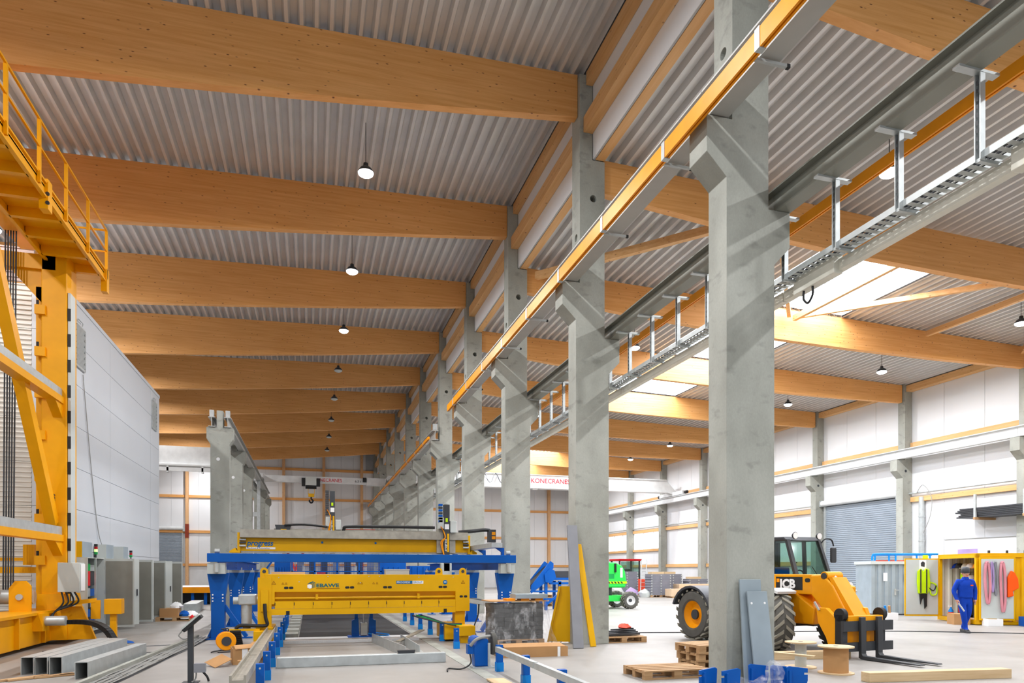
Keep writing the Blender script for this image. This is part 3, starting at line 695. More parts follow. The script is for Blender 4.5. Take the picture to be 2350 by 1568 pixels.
# ---------------------------------------------------------------- switch cabinets
def cabinet(y, w, label, near_open, far_open, guts, tower):
    t = thing('switch_cabinet', label, 'cabinet', (-6.12, y, 0), 0, 'switch cabinets along the white room')
    H = 2.12; D = .42
    obj('plinth', MB().box(.02, D - .02, .01, w - .01, 0, .12), M['dark'], t)
    for a, b in ((0, .02), (w - .02, w)): obj('side_panel', MB().box(0, D, a, b, .12, H), M['cab'], t)
    obj('back_panel', MB().box(0, .02, .02, w - .02, .12, H), M['galv'], t)
    obj('top_panel', MB().box(0, D, .02, w - .02, H - .02, H), M['cab'], t)
    obj('bottom_panel', MB().box(0, D, .02, w - .02, .12, .14), M['cab'], t)
    obj('centre_post', MB().box(D - .04, D, w / 2 - .03, w / 2 + .03, .14, H - .02), M['galv'], t)
    L_ = w / 2 - .005
    for near, opn in ((True, near_open), (False, far_open)):
        if opn is None: continue
        d = bpy.data.objects.new('door', None); COL.objects.link(d); d.parent = t
        d.location = (D + .005, 0.005 if near else w - .005, 0)
        s = 1 if near else -1
        d.rotation_euler = (0, 0, -rad(opn) * s)
        a, b = (0, L_) if near else (-L_, 0)
        obj('door_skin', MB().box(0, .02, a, b, .13, H - .01), M['cab'], d)
        obj('door_lining', MB().box(-.012, -.001, a + .04, b - .04, .2, H - .08), M['cabin'], d)
        obj('door_handle', MB().box(.02, .04, (b - .08) if near else (a + .05), (b - .05) if near else (a + .08), 1.0, 1.2), M['dark'], d)
        for z in (.4, 1.1, 1.8): obj('hinge', MB().box(-.01, .03, -.02, .02, z, z + .09), M['galv'], d)
    if guts:
        for k, (m, z0, z1) in enumerate((('greenw', 1.75, 1.95), ('red', 1.35, 1.75), ('galv', 1.05, 1.28), ('dark', .75, 1.0), ('blue', .5, .7), ('dark', .25, .45))):
            obj('module', MB().box(.05, .3, .1, w / 2 - .1, z0, z1), M[m], t); obj('module', MB().box(.05, .25, w / 2 + .08, w - .1, z0, z1 - .03), M[('galv', 'dark', 'blue')[k % 3]], t)
    if tower:
        st_ = obj('signal_pole', MB().cyl((.3, tower, H), (.3, tower, H + .1), .02, n=10), M['dark'], t)
        for k, m in enumerate(tower_cols): obj('signal_lens', MB().cyl((.3, tower, H + .1 + k * .075), (.3, tower, H + .17 + k * .075), .045, n=14), M[m], st_, True)
    return t
tower_cols = ('greenw', 'led_g', 'led_r', 'black')
cabinet(21.0, 1.55, 'open grey switch cabinet nearest the yellow stacker with wiring showing', None, 92, True, 1.2)
cabinet(23.1, 1.7, 'grey switch cabinet second from the stacker with open doors', 52, 82, False, None)
tower_cols = ('greenw', 'led_r', 'black')
cabinet(25.3, 1.7, 'grey switch cabinet with a small signal tower, third from the stacker', 48, 80, False, .9)
cabinet(27.6, 1.9, 'grey switch cabinet at the far end of the cabinet row', 60, 88, False, None)
for k, (y, w, m, lab) in enumerate(((21.1, .9, 'yel', 'ochre cooling box on top of the nearest switch cabinet'), (23.4, .8, 'cab', 'pale cooling box on top of the second switch cabinet'), (25.4, .6, 'cab', 'grey cooling box on top of the third switch cabinet'))):
    t = thing('cooling_box', lab, 'box', (-6.1, y, 2.125), 0, 'boxes on the switch cabinets')
    obj('side_skin', MB().box(-.05, .24, 0, w, 0, .42), M['slate'], t); obj('front_skin', MB().box(-.05, .24, -.01, 0, 0, .42), M[m], t)

# ---------------------------------------------------------------- precast crane portals in the left bay
pm = MB().prism([(-.39, 0), (.39, 0), (.39, 7.35), (.55, 7.6), (.55, 8.1), (.13, 8.1), (.13, 8.85), (-.13, 8.85), (-.13, 8.1), (-.55, 8.1), (-.55, 7.6), (-.39, 7.35)], 'y', 0, .55).mesh('portal_column')
PY = [33.2 + 6.25 * k for k in range(6)]
for k, y in enumerate(PY):
    if k == 3:
        t = thing('steel_support', 'steel portal support of twin posts in the left bay crane row', 'support', (-3.84, y, 0))
        for x in (-.35, .35): obj('steel_post', MB().ibeam((x, .2, 0), (x, .2, 8.1), .22, .22, .02, .015), M['galv'], t)
        for z in (3.2, 5.6): obj('tie_plate', MB().box(-.46, .46, .1, .3, z, z + .3), M['galv'], t)
        obj('cap_plate', MB().box(-.55, .55, 0, .4, 8.08, 8.1), M['galv'], t)
        continue
    o = obj('portal_column', pm, M['conc']); o.location = (-3.84, y, 0)
    tag(o, 'free standing concrete crane column in the left bay, %s from the camera' % ORD[k], 'column', 'crane columns of the left bay')
    for x, z, nm in ((-.07, 6.7, 'a'),):
        obj('hole_ring', MB().cyl((x, -.004, z), (x, .03, z), .075, n=16), M['white'], o)
for k, (a, b) in enumerate(zip(PY[:-1], PY[1:])):
    for x, nm in ((-4.17, 'outer'), (-3.51, 'inner')):
        o = obj('runway_girder', MB().ibeam((x, a + .01 - (.1 if k == 0 else 0), 8.33), (x, b - .01, 8.33), .28, .44, .03, .02), M['girder'])
        tag(o, 'grey %s crane girder on the left bay columns, %s span' % (nm, ['first', 'second', 'third', 'fourth', 'fifth'][k]), 'girder', 'left bay crane girders')
for x, nm in ((-4.17, 'left'), (-3.51, 'right')):
    o = obj('end_stop', MB().box(x - .09, x + .09, PY[0] - .05, PY[0] + .15, 8.56, 8.85), M['galv']); tag(o, 'steel buffer stop on the %s girder above the nearest crane column' % nm, 'stop')

# ---------------------------------------------------------------- bridge cranes
c1 = thing('bridge_crane', 'white bridge crane with hoist and hook in the far left bay', 'crane', (0, 55, 0))
obj('bridge_girder', MB().box(-3.3, 4.2, 0, .4, 8.45, 8.92), M['crane'], c1)
obj('end_carriage', MB().box(4.2, 5.6, -.1, .5, 8.4, 8.95), M['crane'], c1)
obj('end_truck', MB().box(-3.75, -3.3, -1.1, 1.5, 8.6, 8.9), M['crane'], c1)
obj('end_truck', MB().box(5.72, 6.12, -1.1, 1.5, 8.75, 9.05), M['crane'], c1)
hb = obj('hoist_body', MB().box(-.35, .45, -.4, -.02, 8.2, 8.85), M['cab'], c1, bevel=.03)
obj('hoist_motor', MB().cyl((-.35, -.2, 8.15), (.45, -.2, 8.15), .2, n=14), M['black'], hb, True)
obj('hoist_side', MB().box(-.62, -.36, -.4, -.05, 8.15, 8.75), M['black'], hb); obj('hoist_side', MB().box(.46, .72, -.4, -.05, 8.15, 8.75), M['black'], hb)
for x in (-.15, .3): obj('hoist_rope', MB().cyl((x, -.2, 7.55), (x, -.2, 8.0), .02, n=6), M['yel'], c1)
hk = obj('hook_block', MB().box(-.14, .3, -.28, -.12, 7.35, 7.6), M['yel'], c1)
obj('hook', MB().tube(fillet([(.08, -.2, 7.35), (.08, -.2, 7.2), (.2, -.2, 7.05), (.08, -.2, 6.9), (-.06, -.2, 7.02), (-.04, -.2, 7.12)]), .06, 8), M['black'], hk, True)
text('crane_lettering', 'KONECRANES', .36, (.2, -.012, 8.56), (PI / 2, 0, 0), M['printred'], c1, .004, sx=.92)
text('crane_lettering', '6.3 t', .26, (3.3, -.012, 8.58), (PI / 2, 0, 0), M['dark'], c1, .004)
obj('drive_box', MB().box(3.9, 4.15, -.2, 0, 8.62, 8.95), M['black'], c1)
c2 = thing('bridge_crane', 'wide white bridge crane across the far right bay', 'crane', (0, 50.5, 0))
obj('bridge_girder', MB().box(7.4, 27.6, 0, .6, 8.15, 9.05), M['crane'], c2)
obj('girder_flange', MB().box(7.4, 27.6, -.08, .68, 8.05, 8.15), M['crane'], c2)
obj('rail_flange', MB().box(7.4, 27.6, -.06, .1, 9.05, 9.1), M['crane'], c2)
obj('end_carriage', MB().prism([(27.6, 8.1), (28.5, 7.82), (28.5, 8.1), (27.6, 9.0)], 'y', 0, .6), M['crane'], c2)
obj('end_truck', MB().box(28.1, 28.4, -1.6, 2.2, 7.82, 8.1), M['crane'], c2)
for y in (-1.75, 2.25): obj('buffer', MB().cyl((28.25, y, 7.95), (28.25, y + (-.3 if y < 0 else .3), 7.95), .12, n=12), M['black'], c2)
obj('end_truck', MB().box(6.95, 7.25, -1.6, 2.2, 7.78, 8.05), M['crane'], c2)
text('crane_lettering', 'KONECRANES', .5, (16.1, -.012, 8.47), (PI / 2, 0, 0), M['printred'], c2, .004, sx=.98)
lp = []
for k in range(9):
    x = 8.0 + k * .9; lp += [(x, -.1, 9.0), (x + .25, -.1, 8.45), (x + .5, -.1, 8.45), (x + .7, -.1, 9.0)]
obj('festoon_cable', MB().tube(fillet(lp, 3), .03, 5), M['dark'], c2, True)
for x in (11.2, 16.3, 22): obj('crane_lamp', MB().box(x, x + .4, .1, .4, 7.98, 8.05), M['whitep'], c2)
c3 = thing('bridge_crane', 'white box girder crane behind the panelled room', 'crane', (0, 50, 0))
obj('bridge_girder', MB().box(-20, -5.2, 0, .8, 8.75, 9.95), M['crane'], c3)
obj('girder_flange', MB().box(-20, -5.2, -.15, .9, 8.65, 8.75), M['crane'], c3)
obj('end_truck', MB().box(-5.2, -4.7, -1, 2, 8.57, 8.9), M['crane'], c3)
obj('walk_edge', MB().box(-20, -5.4, -.1, -.04, 8.3, 8.55), M['crane'], c3)
for x in (-9.0, -6.9): obj('walk_stay', MB().box(x, x + .12, -.1, .1, 8.2, 8.7), M['galv'], c3)
# ---------------------------------------------------------------- pallet line
def oval(mb, x, z, w, h, y0, y1):
    pts = []
    for k in range(16):
        t = 2 * PI * k / 16; cx = (w - h) / 2 * (1 if math.cos(t) >= 0 else -1)
        pts.append((x + cx + h / 2 * math.cos(t), z + h / 2 * math.sin(t)))
    return mb.prism(pts, 'y', y0, y1)
def stand(x, y, label, h=.46):
    t = thing('roller_stand', label, 'stand', (x, y, 0), 0, 'blue roller stands of the pallet line')
    obj('upright', MB().box(-.055, .055, -.05, .05, .14, h), M['blue'], t)
    obj('foot_sleeve', MB().box(-.065, .065, -.06, .06, 0, .16), M['bluelight'], t)
    obj('bolt', MB().cyl((0, -.055, h - .06), (0, -.05, h - .06), .015, n=8), M['galv'], t)
for k, y in enumerate((10.3, 11.85, 13.45, 15.35, 16.95, 18.6, 20.2, 21.8)): stand(-.67, y, 'blue stand on the left side of the pallet line, %s from the camera' % ORD[k])
for k, y in enumerate((7.0, 8.6, 10.2, 11.75, 15.47, 17.25, 19.05, 20.85, 22.6, 24.4)): stand(3.17, y, 'blue stand on the right side of the pallet line, %s from the camera' % ORD[k])
for k, (a, b) in enumerate(((9.2, 11.9), (11.95, 17.3))):
    o = obj('guide_rail', MB().sweep((-.86, a, .4), (-.86, b, .4), [(-.1, -.06), (.1, -.06), (.1, .06), (.07, .06), (.07, .0), (-.07, .0), (-.07, .06), (-.1, .06)]), M['steel']); tag(o, ['steel channel rail at the left front of the pallet line', 'dusty steel channel rail running under the yellow machine'][k], 'rail')
for k, (a, b) in enumerate(((7.3, 9.35), (9.4, 11.5))):
    o = obj('guide_rail', MB().box(3.03, 3.1, a, b, .37, .46), M['galv']); tag(o, ['galvanised guide rail at the front right of the pallet line', 'galvanised guide rail next to the blue drive motor'][k], 'rail')
o = obj('steel_beam', MB().box(-.58, 2.5, 13.2, 13.38, 0.0, .19), M['galv'], None, bevel=.012); tag(o, 'long galvanised box beam lying across the floor in front of the line', 'beam')
o = obj('tool_tray', MB().prism([(-.15, 0), (.15, 0), (.17, .06), (-.17, .06)], 'y', -.06, .06), M['dark']); o.location = (1.75, 13.29, .19); tag(o, 'dark blue tool tray on the galvanised box beam', 'tray')
o = obj('dark_bed', MB().box(-.28, 2.62, 18.6, 46, .0, .035), M['black']); tag(o, 'black steel bed plate between the roller stands', 'plate')
for k in range(9):
    o = obj('cross_sleeper', MB().box(-.62, -.3, 18.7 + k * 1.3, 19.3 + k * 1.3, 0, .14), M['conc']); tag(o, 'pale concrete sleeper left of the black bed, %s from the camera' % ORD[k], 'sleeper', 'concrete sleepers')
o = obj('floor_step', MB().box(-.6, 2.65, 17.6, 18.55, 0, .06), M['conc_wall']); tag(o, 'low pale concrete step in front of the black bed', 'step')
for k, (p, q, lab) in enumerate((((1.95, 14.2, .1), (1.55, 17.4, .1), 'flat grey steel angle leaning along the floor channel'), ((2.25, 14.3, .1), (2.2, 17.0, .1), 'galvanised steel angle lying beside the floor channel'))):
    o = obj('steel_angle', MB().sweep(p, q, [(-.1, -.1), (.1, -.1), (.1, -.085), (-.085, -.085), (-.085, .12), (-.1, .12)]), M['galv']); tag(o, lab, 'angle')
o = obj('steel_offcut', MB().bar((1.95, 16.2, .12), (2.65, 17.1, .3), .12, .03), M['steel']); tag(o, 'short rusty steel strip propped over the angles', 'strip')
o = obj('floor_channel', MB().box(2.72, 2.95, 7.5, 40, -.001, .008), M['conc']); tag(o, 'dark recessed floor channel right of the bed', 'channel')
for k in range(3):
    o = obj('channel_cover', MB().box(2.7, 2.98, 8.6 + k * .75, 9.3 + k * .75, .013, .035), M['plank']); tag(o, 'pale cover plate on the floor channel, %s from the camera' % ORD[k], 'plate', 'channel cover plates')
# lifting jack
jk = thing('lifting_jack', 'blue pneumatic lifting jack under the yellow machine', 'jack', (1.32, 18.3, .06))
obj('base_plate', MB().box(-.4, .4, -.2, .2, 0, .03), M['blue'], jk)
for s in (-1, 1): obj('side_frame', MB().prism([(s * .12, .03), (s * .3, .03), (s * .3, .42), (s * .14, .5)], 'y', -.12, .12), M['blue'], jk); obj('upright', MB().box(s * .19 - .04, s * .19 + .04, -.06, .06, .42, .72), M['blue'], jk)
obj('cylinder_block', MB().box(-.08, .08, -.14, .1, .05, .36), M['cab'], jk); obj('piston', MB().cyl((0, 0, .36), (0, 0, .7), .03, n=10), M['galv'], jk, True)
obj('top_bar', MB().box(-.25, .25, -.06, .06, .68, .74), M['blue'], jk)
obj('air_hose', MB().tube(fillet([(.1, -.2, .1), (.35, -.25, .05), (.6, -.2, .04), (.62, 0, .05), (.4, .05, .08), (.2, -.1, .12)]), .015, 6), M['bluelight'], jk, True)

# ---------------------------------------------------------------- yellow finishing machine with lettering
eb = thing('finishing_machine', 'yellow finishing machine with lettering spanning the pallet line', 'machine', (0, 17.0, 0))
X0, X1 = -1.01, 3.82
obj('front_panel', MB().prism([(X0, .98), (-.79, .98), (-.79, 1.26), (3.46, 1.25), (3.46, .75), (X1, .75), (X1, 1.66), (X0, 1.68)], 'y', 0, .05), M['yel'], eb, bevel=.008)
obj('recess_back', MB().box(-.79, 3.46, .2, .22, 1.0, 1.28), M['yel'], eb)
obj('cross_tube', MB().cyl((-.79, .1, 1.11), (3.46, .1, 1.11), .03, n=12), M['yel'], eb, True)
for x in (.15, 2.55): obj('tube_clamp', MB().box(x - .03, x + .03, .05, .2, 1.08, 1.2), M['yel'], eb)
n = 10; fx = [-.79 + 4.25 * k / n for k in range(n + 1)]
for k in range(n):
    fl = obj('flap', MB().box(fx[k] + .003, fx[k + 1] - .003, -.015, .01, .875, 1.05), M['yel'], eb)
    obj('flap_slot', MB().box(fx[k] + .0, fx[k] + .016, -.02, -.014, .95, 1.02), M['black'], fl)
obj('lower_plate', MB().box(-.88, 3.46, -.01, .015, .73, .872), M['yel'], eb)
for x in (-.5, 3.2): obj('plate_notch', MB().box(x - .04, x + .04, -.014, -.009, .73, .82), M['black'], eb)
for x in (-.48, .9, 1.79, 3.14):
    for dx in (-.055, .055): obj('grip_slot', oval(MB(), x + dx, 1.36, .1, .055, -.006, .001), M['black'], eb)
for dx in (-.055, .055): obj('grip_slot', oval(MB(), 3.66 + dx, 1.12, .085, .055, -.006, .001), M['black'], eb)
obj('machine_body', MB().box(-.95, 3.76, .26, 1.1, .92, 1.6), M['yel'], eb)
for x in (-1.02, 3.05, 3.65):
    pts = [(x - .09, 1.6), (x + .09, 1.6), (x + .09, 1.72)] + [(x + .09 * math.cos(t), 1.74 + .09 * math.sin(t)) for t in [PI * k / 8 for k in range(1, 8)]] + [(x - .09, 1.72)]
    e = obj('lifting_eye', MB().prism(pts, 'y', .02, .05), M['yel'], eb); obj('eye_hole', MB().cyl((x, .014, 1.74), (x, .019, 1.74), .04, n=14), M['dark'], e)
obj('left_post', MB().sweep((-1.02, .1, .42), (-1.02, .1, 1.6), [(-.16, -.12), (.14, -.12), (.14, .1), (.1, .1), (.1, -.06), (-.12, -.06), (-.12, .1), (-.16, .1)], up=(0, 1, 0)), M['yel'], eb)
obj('post_panel', MB().box(-1.09, -.93, -.06, -.03, .82, 1.32), M['yel'], eb)
obj('left_carriage', MB().box(-1.2, -.82, -.1, 1.2, .12, .45), M['yel'], eb, bevel=.01)
obj('drive_box', MB().box(-1.22, -.94, -.45, -.1, .12, .4), M['yel'], eb, bevel=.01)
obj('carriage_foot', MB().box(-1.18, -.96, -.4, 1.1, .02, .12), M['blue'], eb)
obj('chain_bracket', MB().box(-1.75, -1.1, -.25, -.05, .4, .44), M['yel'], eb)
hs = MB(); pts = fillet([(-1.0, -.12, 1.0), (-.98, -.16, .7), (-.95, -.16, .52), (-1.15, -.16, .5), (-1.5, -.16, .52), (-1.62, -.16, .44)], 5)
obj('black_hose', hs.tube(pts, .04, 8), M['black'], eb, True)
ch = MB()
for k in range(9): ch.box(-1.72 + .004 * k, -1.5 + .004 * k, -.36 + .035 * k, -.22 + .03 * k, .42 - .045 * k - .04, .42 - .045 * k)
o = obj('energy_chain', ch, M['black'], eb); o['kind'] = 'stuff'
obj('right_post', MB().box(3.46, 3.72, .1, .4, .3, .92), M['yel'], eb)
obj('right_carriage', MB().box(3.2, 3.75, .05, 1.2, .05, .42), M['yel'], eb, bevel=.01)
obj('right_drive_box', MB().box(3.45, 3.85, -.5, .05, .18, .42), M['yel'], eb, bevel=.01)
obj('right_foot', MB().box(3.5, 3.7, -.4, -.1, .0, .18), M['yel'], eb)
for k in range(3): obj('green_hose', MB().tube(fillet([(2.4 + .1 * k, .1, .66), (2.8, 0, .55 + .03 * k), (3.2, -.05, .46), (3.6, -.1, .45 - .03 * k)]), .022, 6), M['greenw' if k == 1 else 'dark'], eb, True)
gm = obj('gear_motor', MB().box(-1.62, -1.22, .5, .9, .95, 1.2), M['galv'], eb, bevel=.03)
obj('motor_body', MB().cyl((-1.45, .65, .45), (-1.45, .65, .95), .12, n=16), M['galv'], gm, True); obj('motor_shaft', MB().cyl((-1.75, .7, 1.05), (-1.2, .7, 1.05), .09, n=14), M['galv'], gm, True)
obj('motor_fan', MB().cyl((-1.45, .65, .35), (-1.45, .65, .45), .09, n=14), M['dark'], gm, True)
# lettering and stickers
text('lettering', 'EBAWE', .118, (.13, -.004, 1.373), (PI / 2, 0, 0), M['teal'], eb, .002, sx=1.36, bold=.003)
obj('lettering_line', MB().box(.13, .67, -.004, -.001, 1.33, 1.341), M['brown'], eb)
for k in range(3):
    o = .028 * k
    obj('logo_chevron', MB().prism([(-.06 + o, 1.455 + o * .6), (.0 + o, 1.475 + o * .6), (.055 + o, 1.452 + o * .6), (.055 + o, 1.35 + o * .3), (.042 + o, 1.345 + o * .3), (.042 + o, 1.443 + o * .6), (.0 + o, 1.46 + o * .6), (-.06 + o, 1.443 + o * .6)], 'y', -.004 - .001 * k, -.001), M['teal'], eb)
obj('logo_cube', MB().prism([(-.065, 1.425), (-.01, 1.44), (.035, 1.42), (.035, 1.355), (-.01, 1.335), (-.065, 1.36)], 'y', -.006, -.001), M['whitep'], eb)
obj('sign_plate', MB().box(2.0, 2.39, -.005, -.001, 1.442, 1.512), M['printblue'], eb); obj('sign_plate', MB().box(2.394, 2.66, -.005, -.001, 1.442, 1.512), M['whitep'], eb)
text('lettering', 'PROGRESS', .066, (2.012, -.007, 1.455), (PI / 2, 0, 0), M['whitep'], eb, .001, sx=1.05)
text('lettering', 'GROUP', .066, (2.405, -.007, 1.455), (PI / 2, 0, 0), M['printblue'], eb, .001, sx=1.02)
obj('round_sign', MB().cyl((3.2, -.006, 1.475), (3.2, -.001, 1.475), .055, n=20), M['printblue'], eb); obj('sign_mark', MB().box(3.17, 3.23, -.009, -.006, 1.47, 1.49), M['whitep'], eb)
for x, s in ((-.81, .05), (3.65, .05), (-.61, .03), (-.54, .03), (1.11, .03), (1.18, .03), (1.46, .03), (1.54, .03)):
    tr = obj('warning_triangle', MB().prism([(x - s, 1.44), (x + s, 1.44), (x, 1.44 + 1.7 * s)], 'y', -.005, -.001), M['brown'], eb)
    obj('triangle_field', MB().prism([(x - s * .66, 1.44 + s * .2), (x + s * .66, 1.44 + s * .2), (x, 1.44 + 1.35 * s)], 'y', -.007, -.004), M['yel'], tr)
    obj('triangle_mark', MB().box(x - s * .12, x + s * .12, -.009, -.006, 1.44 + s * .4, 1.44 + s * .9), M['brown'], tr)
for x, z in ((-.7, 1.6), (-.25, 1.5), (.4, 1.62), (1.35, 1.62), (1.6, 1.62), (2.55, 1.6), (3.4, 1.6), (1.15, 1.47), (-.97, 1.5), (-.97, 1.12)): obj('bolt', MB().cyl((x, -.006, z), (x, 0, z), .012, n=8), M['galv'], eb)
o = obj('plank_bundle', MB().box(-.88, -.12, 17.35, 17.75, 1.61, 1.73), M['plank']); tag(o, 'short pale boards lying on the left top of the finishing machine', 'boards')
t = thing('terminal_box', 'pale grey terminal box on top of the finishing machine', 'box', (2.05, 17.4, 1.605)); obj('box_body', MB().box(-.28, .3, -.15, .15, 0, .16), M['cab'], t); obj('box_lid', MB().box(-.29, .31, -.16, .16, .162, .19), M['cab'], t)

# ---------------------------------------------------------------- blue gantry with robots
gt = thing('blue_gantry', 'large blue steel gantry frame on braced legs', 'gantry', (0, 0, 0))
obj('cross_beam', MB().box(-2.5, 5.62, 19.0, 19.25, 1.98, 2.2), M['blue'], gt, bevel=.008)
for x in (-2.28, 5.4):
    for k in range(3):
        y0 = 19.3 + k * 4.4; bm = obj('long_beam', MB().ibeam((x, y0, 1.93), (x, y0 + 4.38, 1.93), .26, .3, .025, .02), M['blue'], gt)
        for q in range(3): obj('joint_bolt', MB().cyl((x + .015, y0 + .06 + .0, 1.85 + q * .08), (x + .03, y0 + .06, 1.85 + q * .08), .015, n=6), M['galv'], bm)
    sgn = 1 if x < 0 else -1
    for k in range(4):
        y = 19.45 + k * 4.3
        lg = obj('leg', MB().box(x - .16, x + .16, y - .16, y + .16, .02, 1.05), M['blue'], gt)
        up = obj('leg_head', MB().prism([(x - .16, 1.05), (x + .16, 1.05), (x + .26, 1.7), (x - .26, 1.7)], 'y', y - .12, y + .12), M['blue'], gt)
        obj('base_plate', MB().box(x - .3, x + .3, y - .3, y + .3, 0, .025), M['blue'], lg)
        for s in (-1, 1): obj('foot_rib', MB().prism([(x + s * .16, .025), (x + s * .28, .025), (x + s * .16, .3)], 'y', y - .02, y + .02), M['blue'], lg)
        obj('leg_brace', MB().bar((x + sgn * .14, y, .85), (x + sgn * .68, y, .04), .14, .1), M['blue'], gt); obj('brace_plate', MB().box(x + sgn * .68 - .15, x + sgn * .68 + .15, y - .12, y + .12, 0, .025), M['blue'], gt)
        for s in (-1, 1):
            for q in range(3): obj('leg_bolt', MB().cyl((x + s * .12, y - .175, .98 + q * .08), (x + s * .12, y - .16, .98 + q * .08), .02, n=8), M['whitep'], lg)
        rg = obj('rail_clamp', MB().box(x - .24, x + .24, y - .1, y + .1, 1.7, 1.78), M['galv'], gt)
        for s in (-1, 1): obj('clamp_bolt', MB().cyl((x + s * .18, y - .06, 1.62), (x + s * .18, y - .06, 1.86), .02, n=8), M['galv'], rg)
    w = obj('buffer_box', MB().box(x - .22, x + .2, 19.05, 19.3, 1.68, 1.96), M['cab'], gt); obj('buffer_spring', MB().cyl((x, 19.0, 1.72), (x, 19.0, 1.95), .06, n=12), M['galv'], w, True)
    obj('corner_wheel', MB().cyl((x - .05, 19.12, 2.26), (x + .07, 19.12, 2.26), .06, n=14), M['galv'], gt, True)
for k in range(5):
    y = 19.4 + k * 2.2
    obj('duct_arm', MB().prism([(5.3, 2.1), (5.38, 2.1), (5.38, 2.42), (5.12, 2.42), (5.3, 2.3)], 'y', y, y + .1), M['blue'], gt)
obj('cable_duct', MB().box(4.98, 5.3, 19.3, 29.5, 2.425, 2.56), M['galv'], gt)

def robot(y, x0, x1, z0, hx, hz0, hz1, label, front):
    t = thing('robot_bridge', label, 'robot', (0, y, 0))
    g_ = obj('bridge_beam', MB().box(x0, x1, 0, .35, z0, z0 + .4), M['yel'], t, bevel=.01)
    obj('guide_rail', MB().sweep((x0 + .08, .02, z0 + .5), (x1 - .1, .02, z0 + .5), [(-.06, -.1), (.2, -.1), (.2, .14), (-.02, .14), (-.02, .1), (-.06, .1), (-.06, .03), (-.03, .02), (-.03, -.02), (-.06, -.03)]), M['steel'], t)
    obj('lower_rail', MB().box(x0 + .1, x1 - .1, -.03, .03, z0 - .05, z0), M['steel'], t)
    for x, s in ((x0, -1), (x1, 1)):
        obj('end_carriage', MB().prism([(x, z0), (x, z0 + .55), (x - s * .08, z0 + .55), (x - s * .08, z0 - .05), (x + s * .22, z0 - .05), (x + s * .22, z0), (x + s * .06, z0 + .1)], 'y', -.06, .4), M['yel'], t)
        for q in range(3): obj('buffer_rod', MB().cyl((x - s * .06, -.08, z0 + .16 + q * .09), (x - s * .24, -.08, z0 + .16 + q * .09), .03, n=10), M['dark' if q == 1 else 'galv'], t, True)
    hd = obj('z_axis', MB().box(hx + .1, hx + .28, -.3, -.12, hz0, hz1), M['dark'], t)
    obj('sticker_yellow', MB().box(hx + .15, hx + .22, -.305, -.3, hz1 - .55, hz1 - .43), M['lime'], hd); obj('sticker_white', MB().box(hx + .12, hx + .26, -.305, -.3, hz1 - .78, hz1 - .62), M['whitep'], hd)
    obj('brand_strip', MB().box(hx + .2, hx + .26, -.305, -.3, hz1 - 1.5, hz1 - .92), M['yel'], hd)
    text('lettering', 'progress', .11, (hx + .18, -.304, hz1 - 1.48), (PI / 2, -PI / 2, 0), M['whitep'], hd, .001, shear=.2)
    for q in range(7 if front else 11): obj('chain_link', MB().box(hx - .06, hx + .06, -.28, -.15, hz1 - .05 - q * .085, hz1 + .015 - q * .085), M['dark' if q % 2 else 'blue'] if front else M['dark'], hd)
    obj('carriage_plate', MB().box(hx - .1, hx + .5, -.12, -.05, z0 - .02, z0 + .75), M['steel'], t)
    obj('drive_motor', MB().box(hx + .3, hx + .5, -.3, -.12, z0 + .62, z0 + 1.0), M['cab'], t, bevel=.02)
    obj('junction_box', MB().box(hx - .05, hx + .1, -.28, -.12, z0 + .75, z0 + 1.1), M['cab'], t)
    for q in range(2): obj('orange_cable', MB().tube(fillet([(hx, -.3, hz1 - .7), (hx + .08, -.33, hz1 - .85), (hx + .13, -.33, hz1 - 1.05), (hx + .05 * q, -.3, z0 + .3), (hx + .1, -.3, z0 - .1)]), .018, 6), M['orange'], t, True)
    return t
r1 = robot(22.0, -2.06, 4.95, 2.34, 3.95, 1.75, 3.85, 'yellow robot bridge with lettering, nearer of the two on the gantry', True)
text('lettering', 'progress', .23, (-1.8, -.004, 2.51), (PI / 2, 0, 0), M['printblue'], r1, .002, shear=.22, bold=.006, sx=.9)
obj('lettering_plate', MB().box(-1.82, -1.0, -.005, -.001, 2.40, 2.46), M['whitep'], r1)
text('lettering', 'Maschinen & Automation', .062, (-1.8, -.007, 2.412), (PI / 2, 0, 0), M['dark'], r1, .001, sx=1.0)
for x in (.35, 1.95): obj('rivet', MB().cyl((x, -.006, 2.62), (x, 0, 2.62), .035, n=12), M['printblue'], r1)
obj('drop_arm', MB().box(3.95, 4.3, -.3, -.1, 1.55, 2.0), M['cab'], r1, bevel=.02); obj('gripper', MB().box(3.92, 4.1, -.3, -.15, 1.35, 1.6), M['dark'], r1)
r2 = robot(27.0, -1.35, 4.9, 2.66, .6, 2.4, 4.72, 'yellow robot bridge behind the first with a taller black axis', False)
o = obj('energy_chain', MB().tube(fillet([(1.15, 26.7, 3.05), (1.2, 26.65, 3.3), (1.35, 26.6, 3.4), (2.5, 26.6, 3.42), (4.6, 26.6, 3.42)]), .06, 8), M['black'], None, True); tag(o, 'black energy chain trailing from the tall robot axis', 'chain')
o = obj('energy_chain', MB().tube(fillet([(.6, 26.6, 3.38), (-.2, 26.6, 3.45), (-.9, 26.6, 3.42)]), .04, 8), M['black'], None, True); tag(o, 'thin black energy chain left of the tall robot axis', 'chain')
t = thing('chain_drum', 'dark chain drum with yellow plate at the left end of the far robot', 'drum', (-.95, 26.75, 3.13)); obj('drum_body', MB().prism([(-.28, .3), (.28, .3), (.2, 0), (-.2, 0)], 'y', -.12, .12), M['dark'], t); obj('drum_plate', MB().box(-.08, .12, -.13, -.121, .02, .15), M['yel'], t)
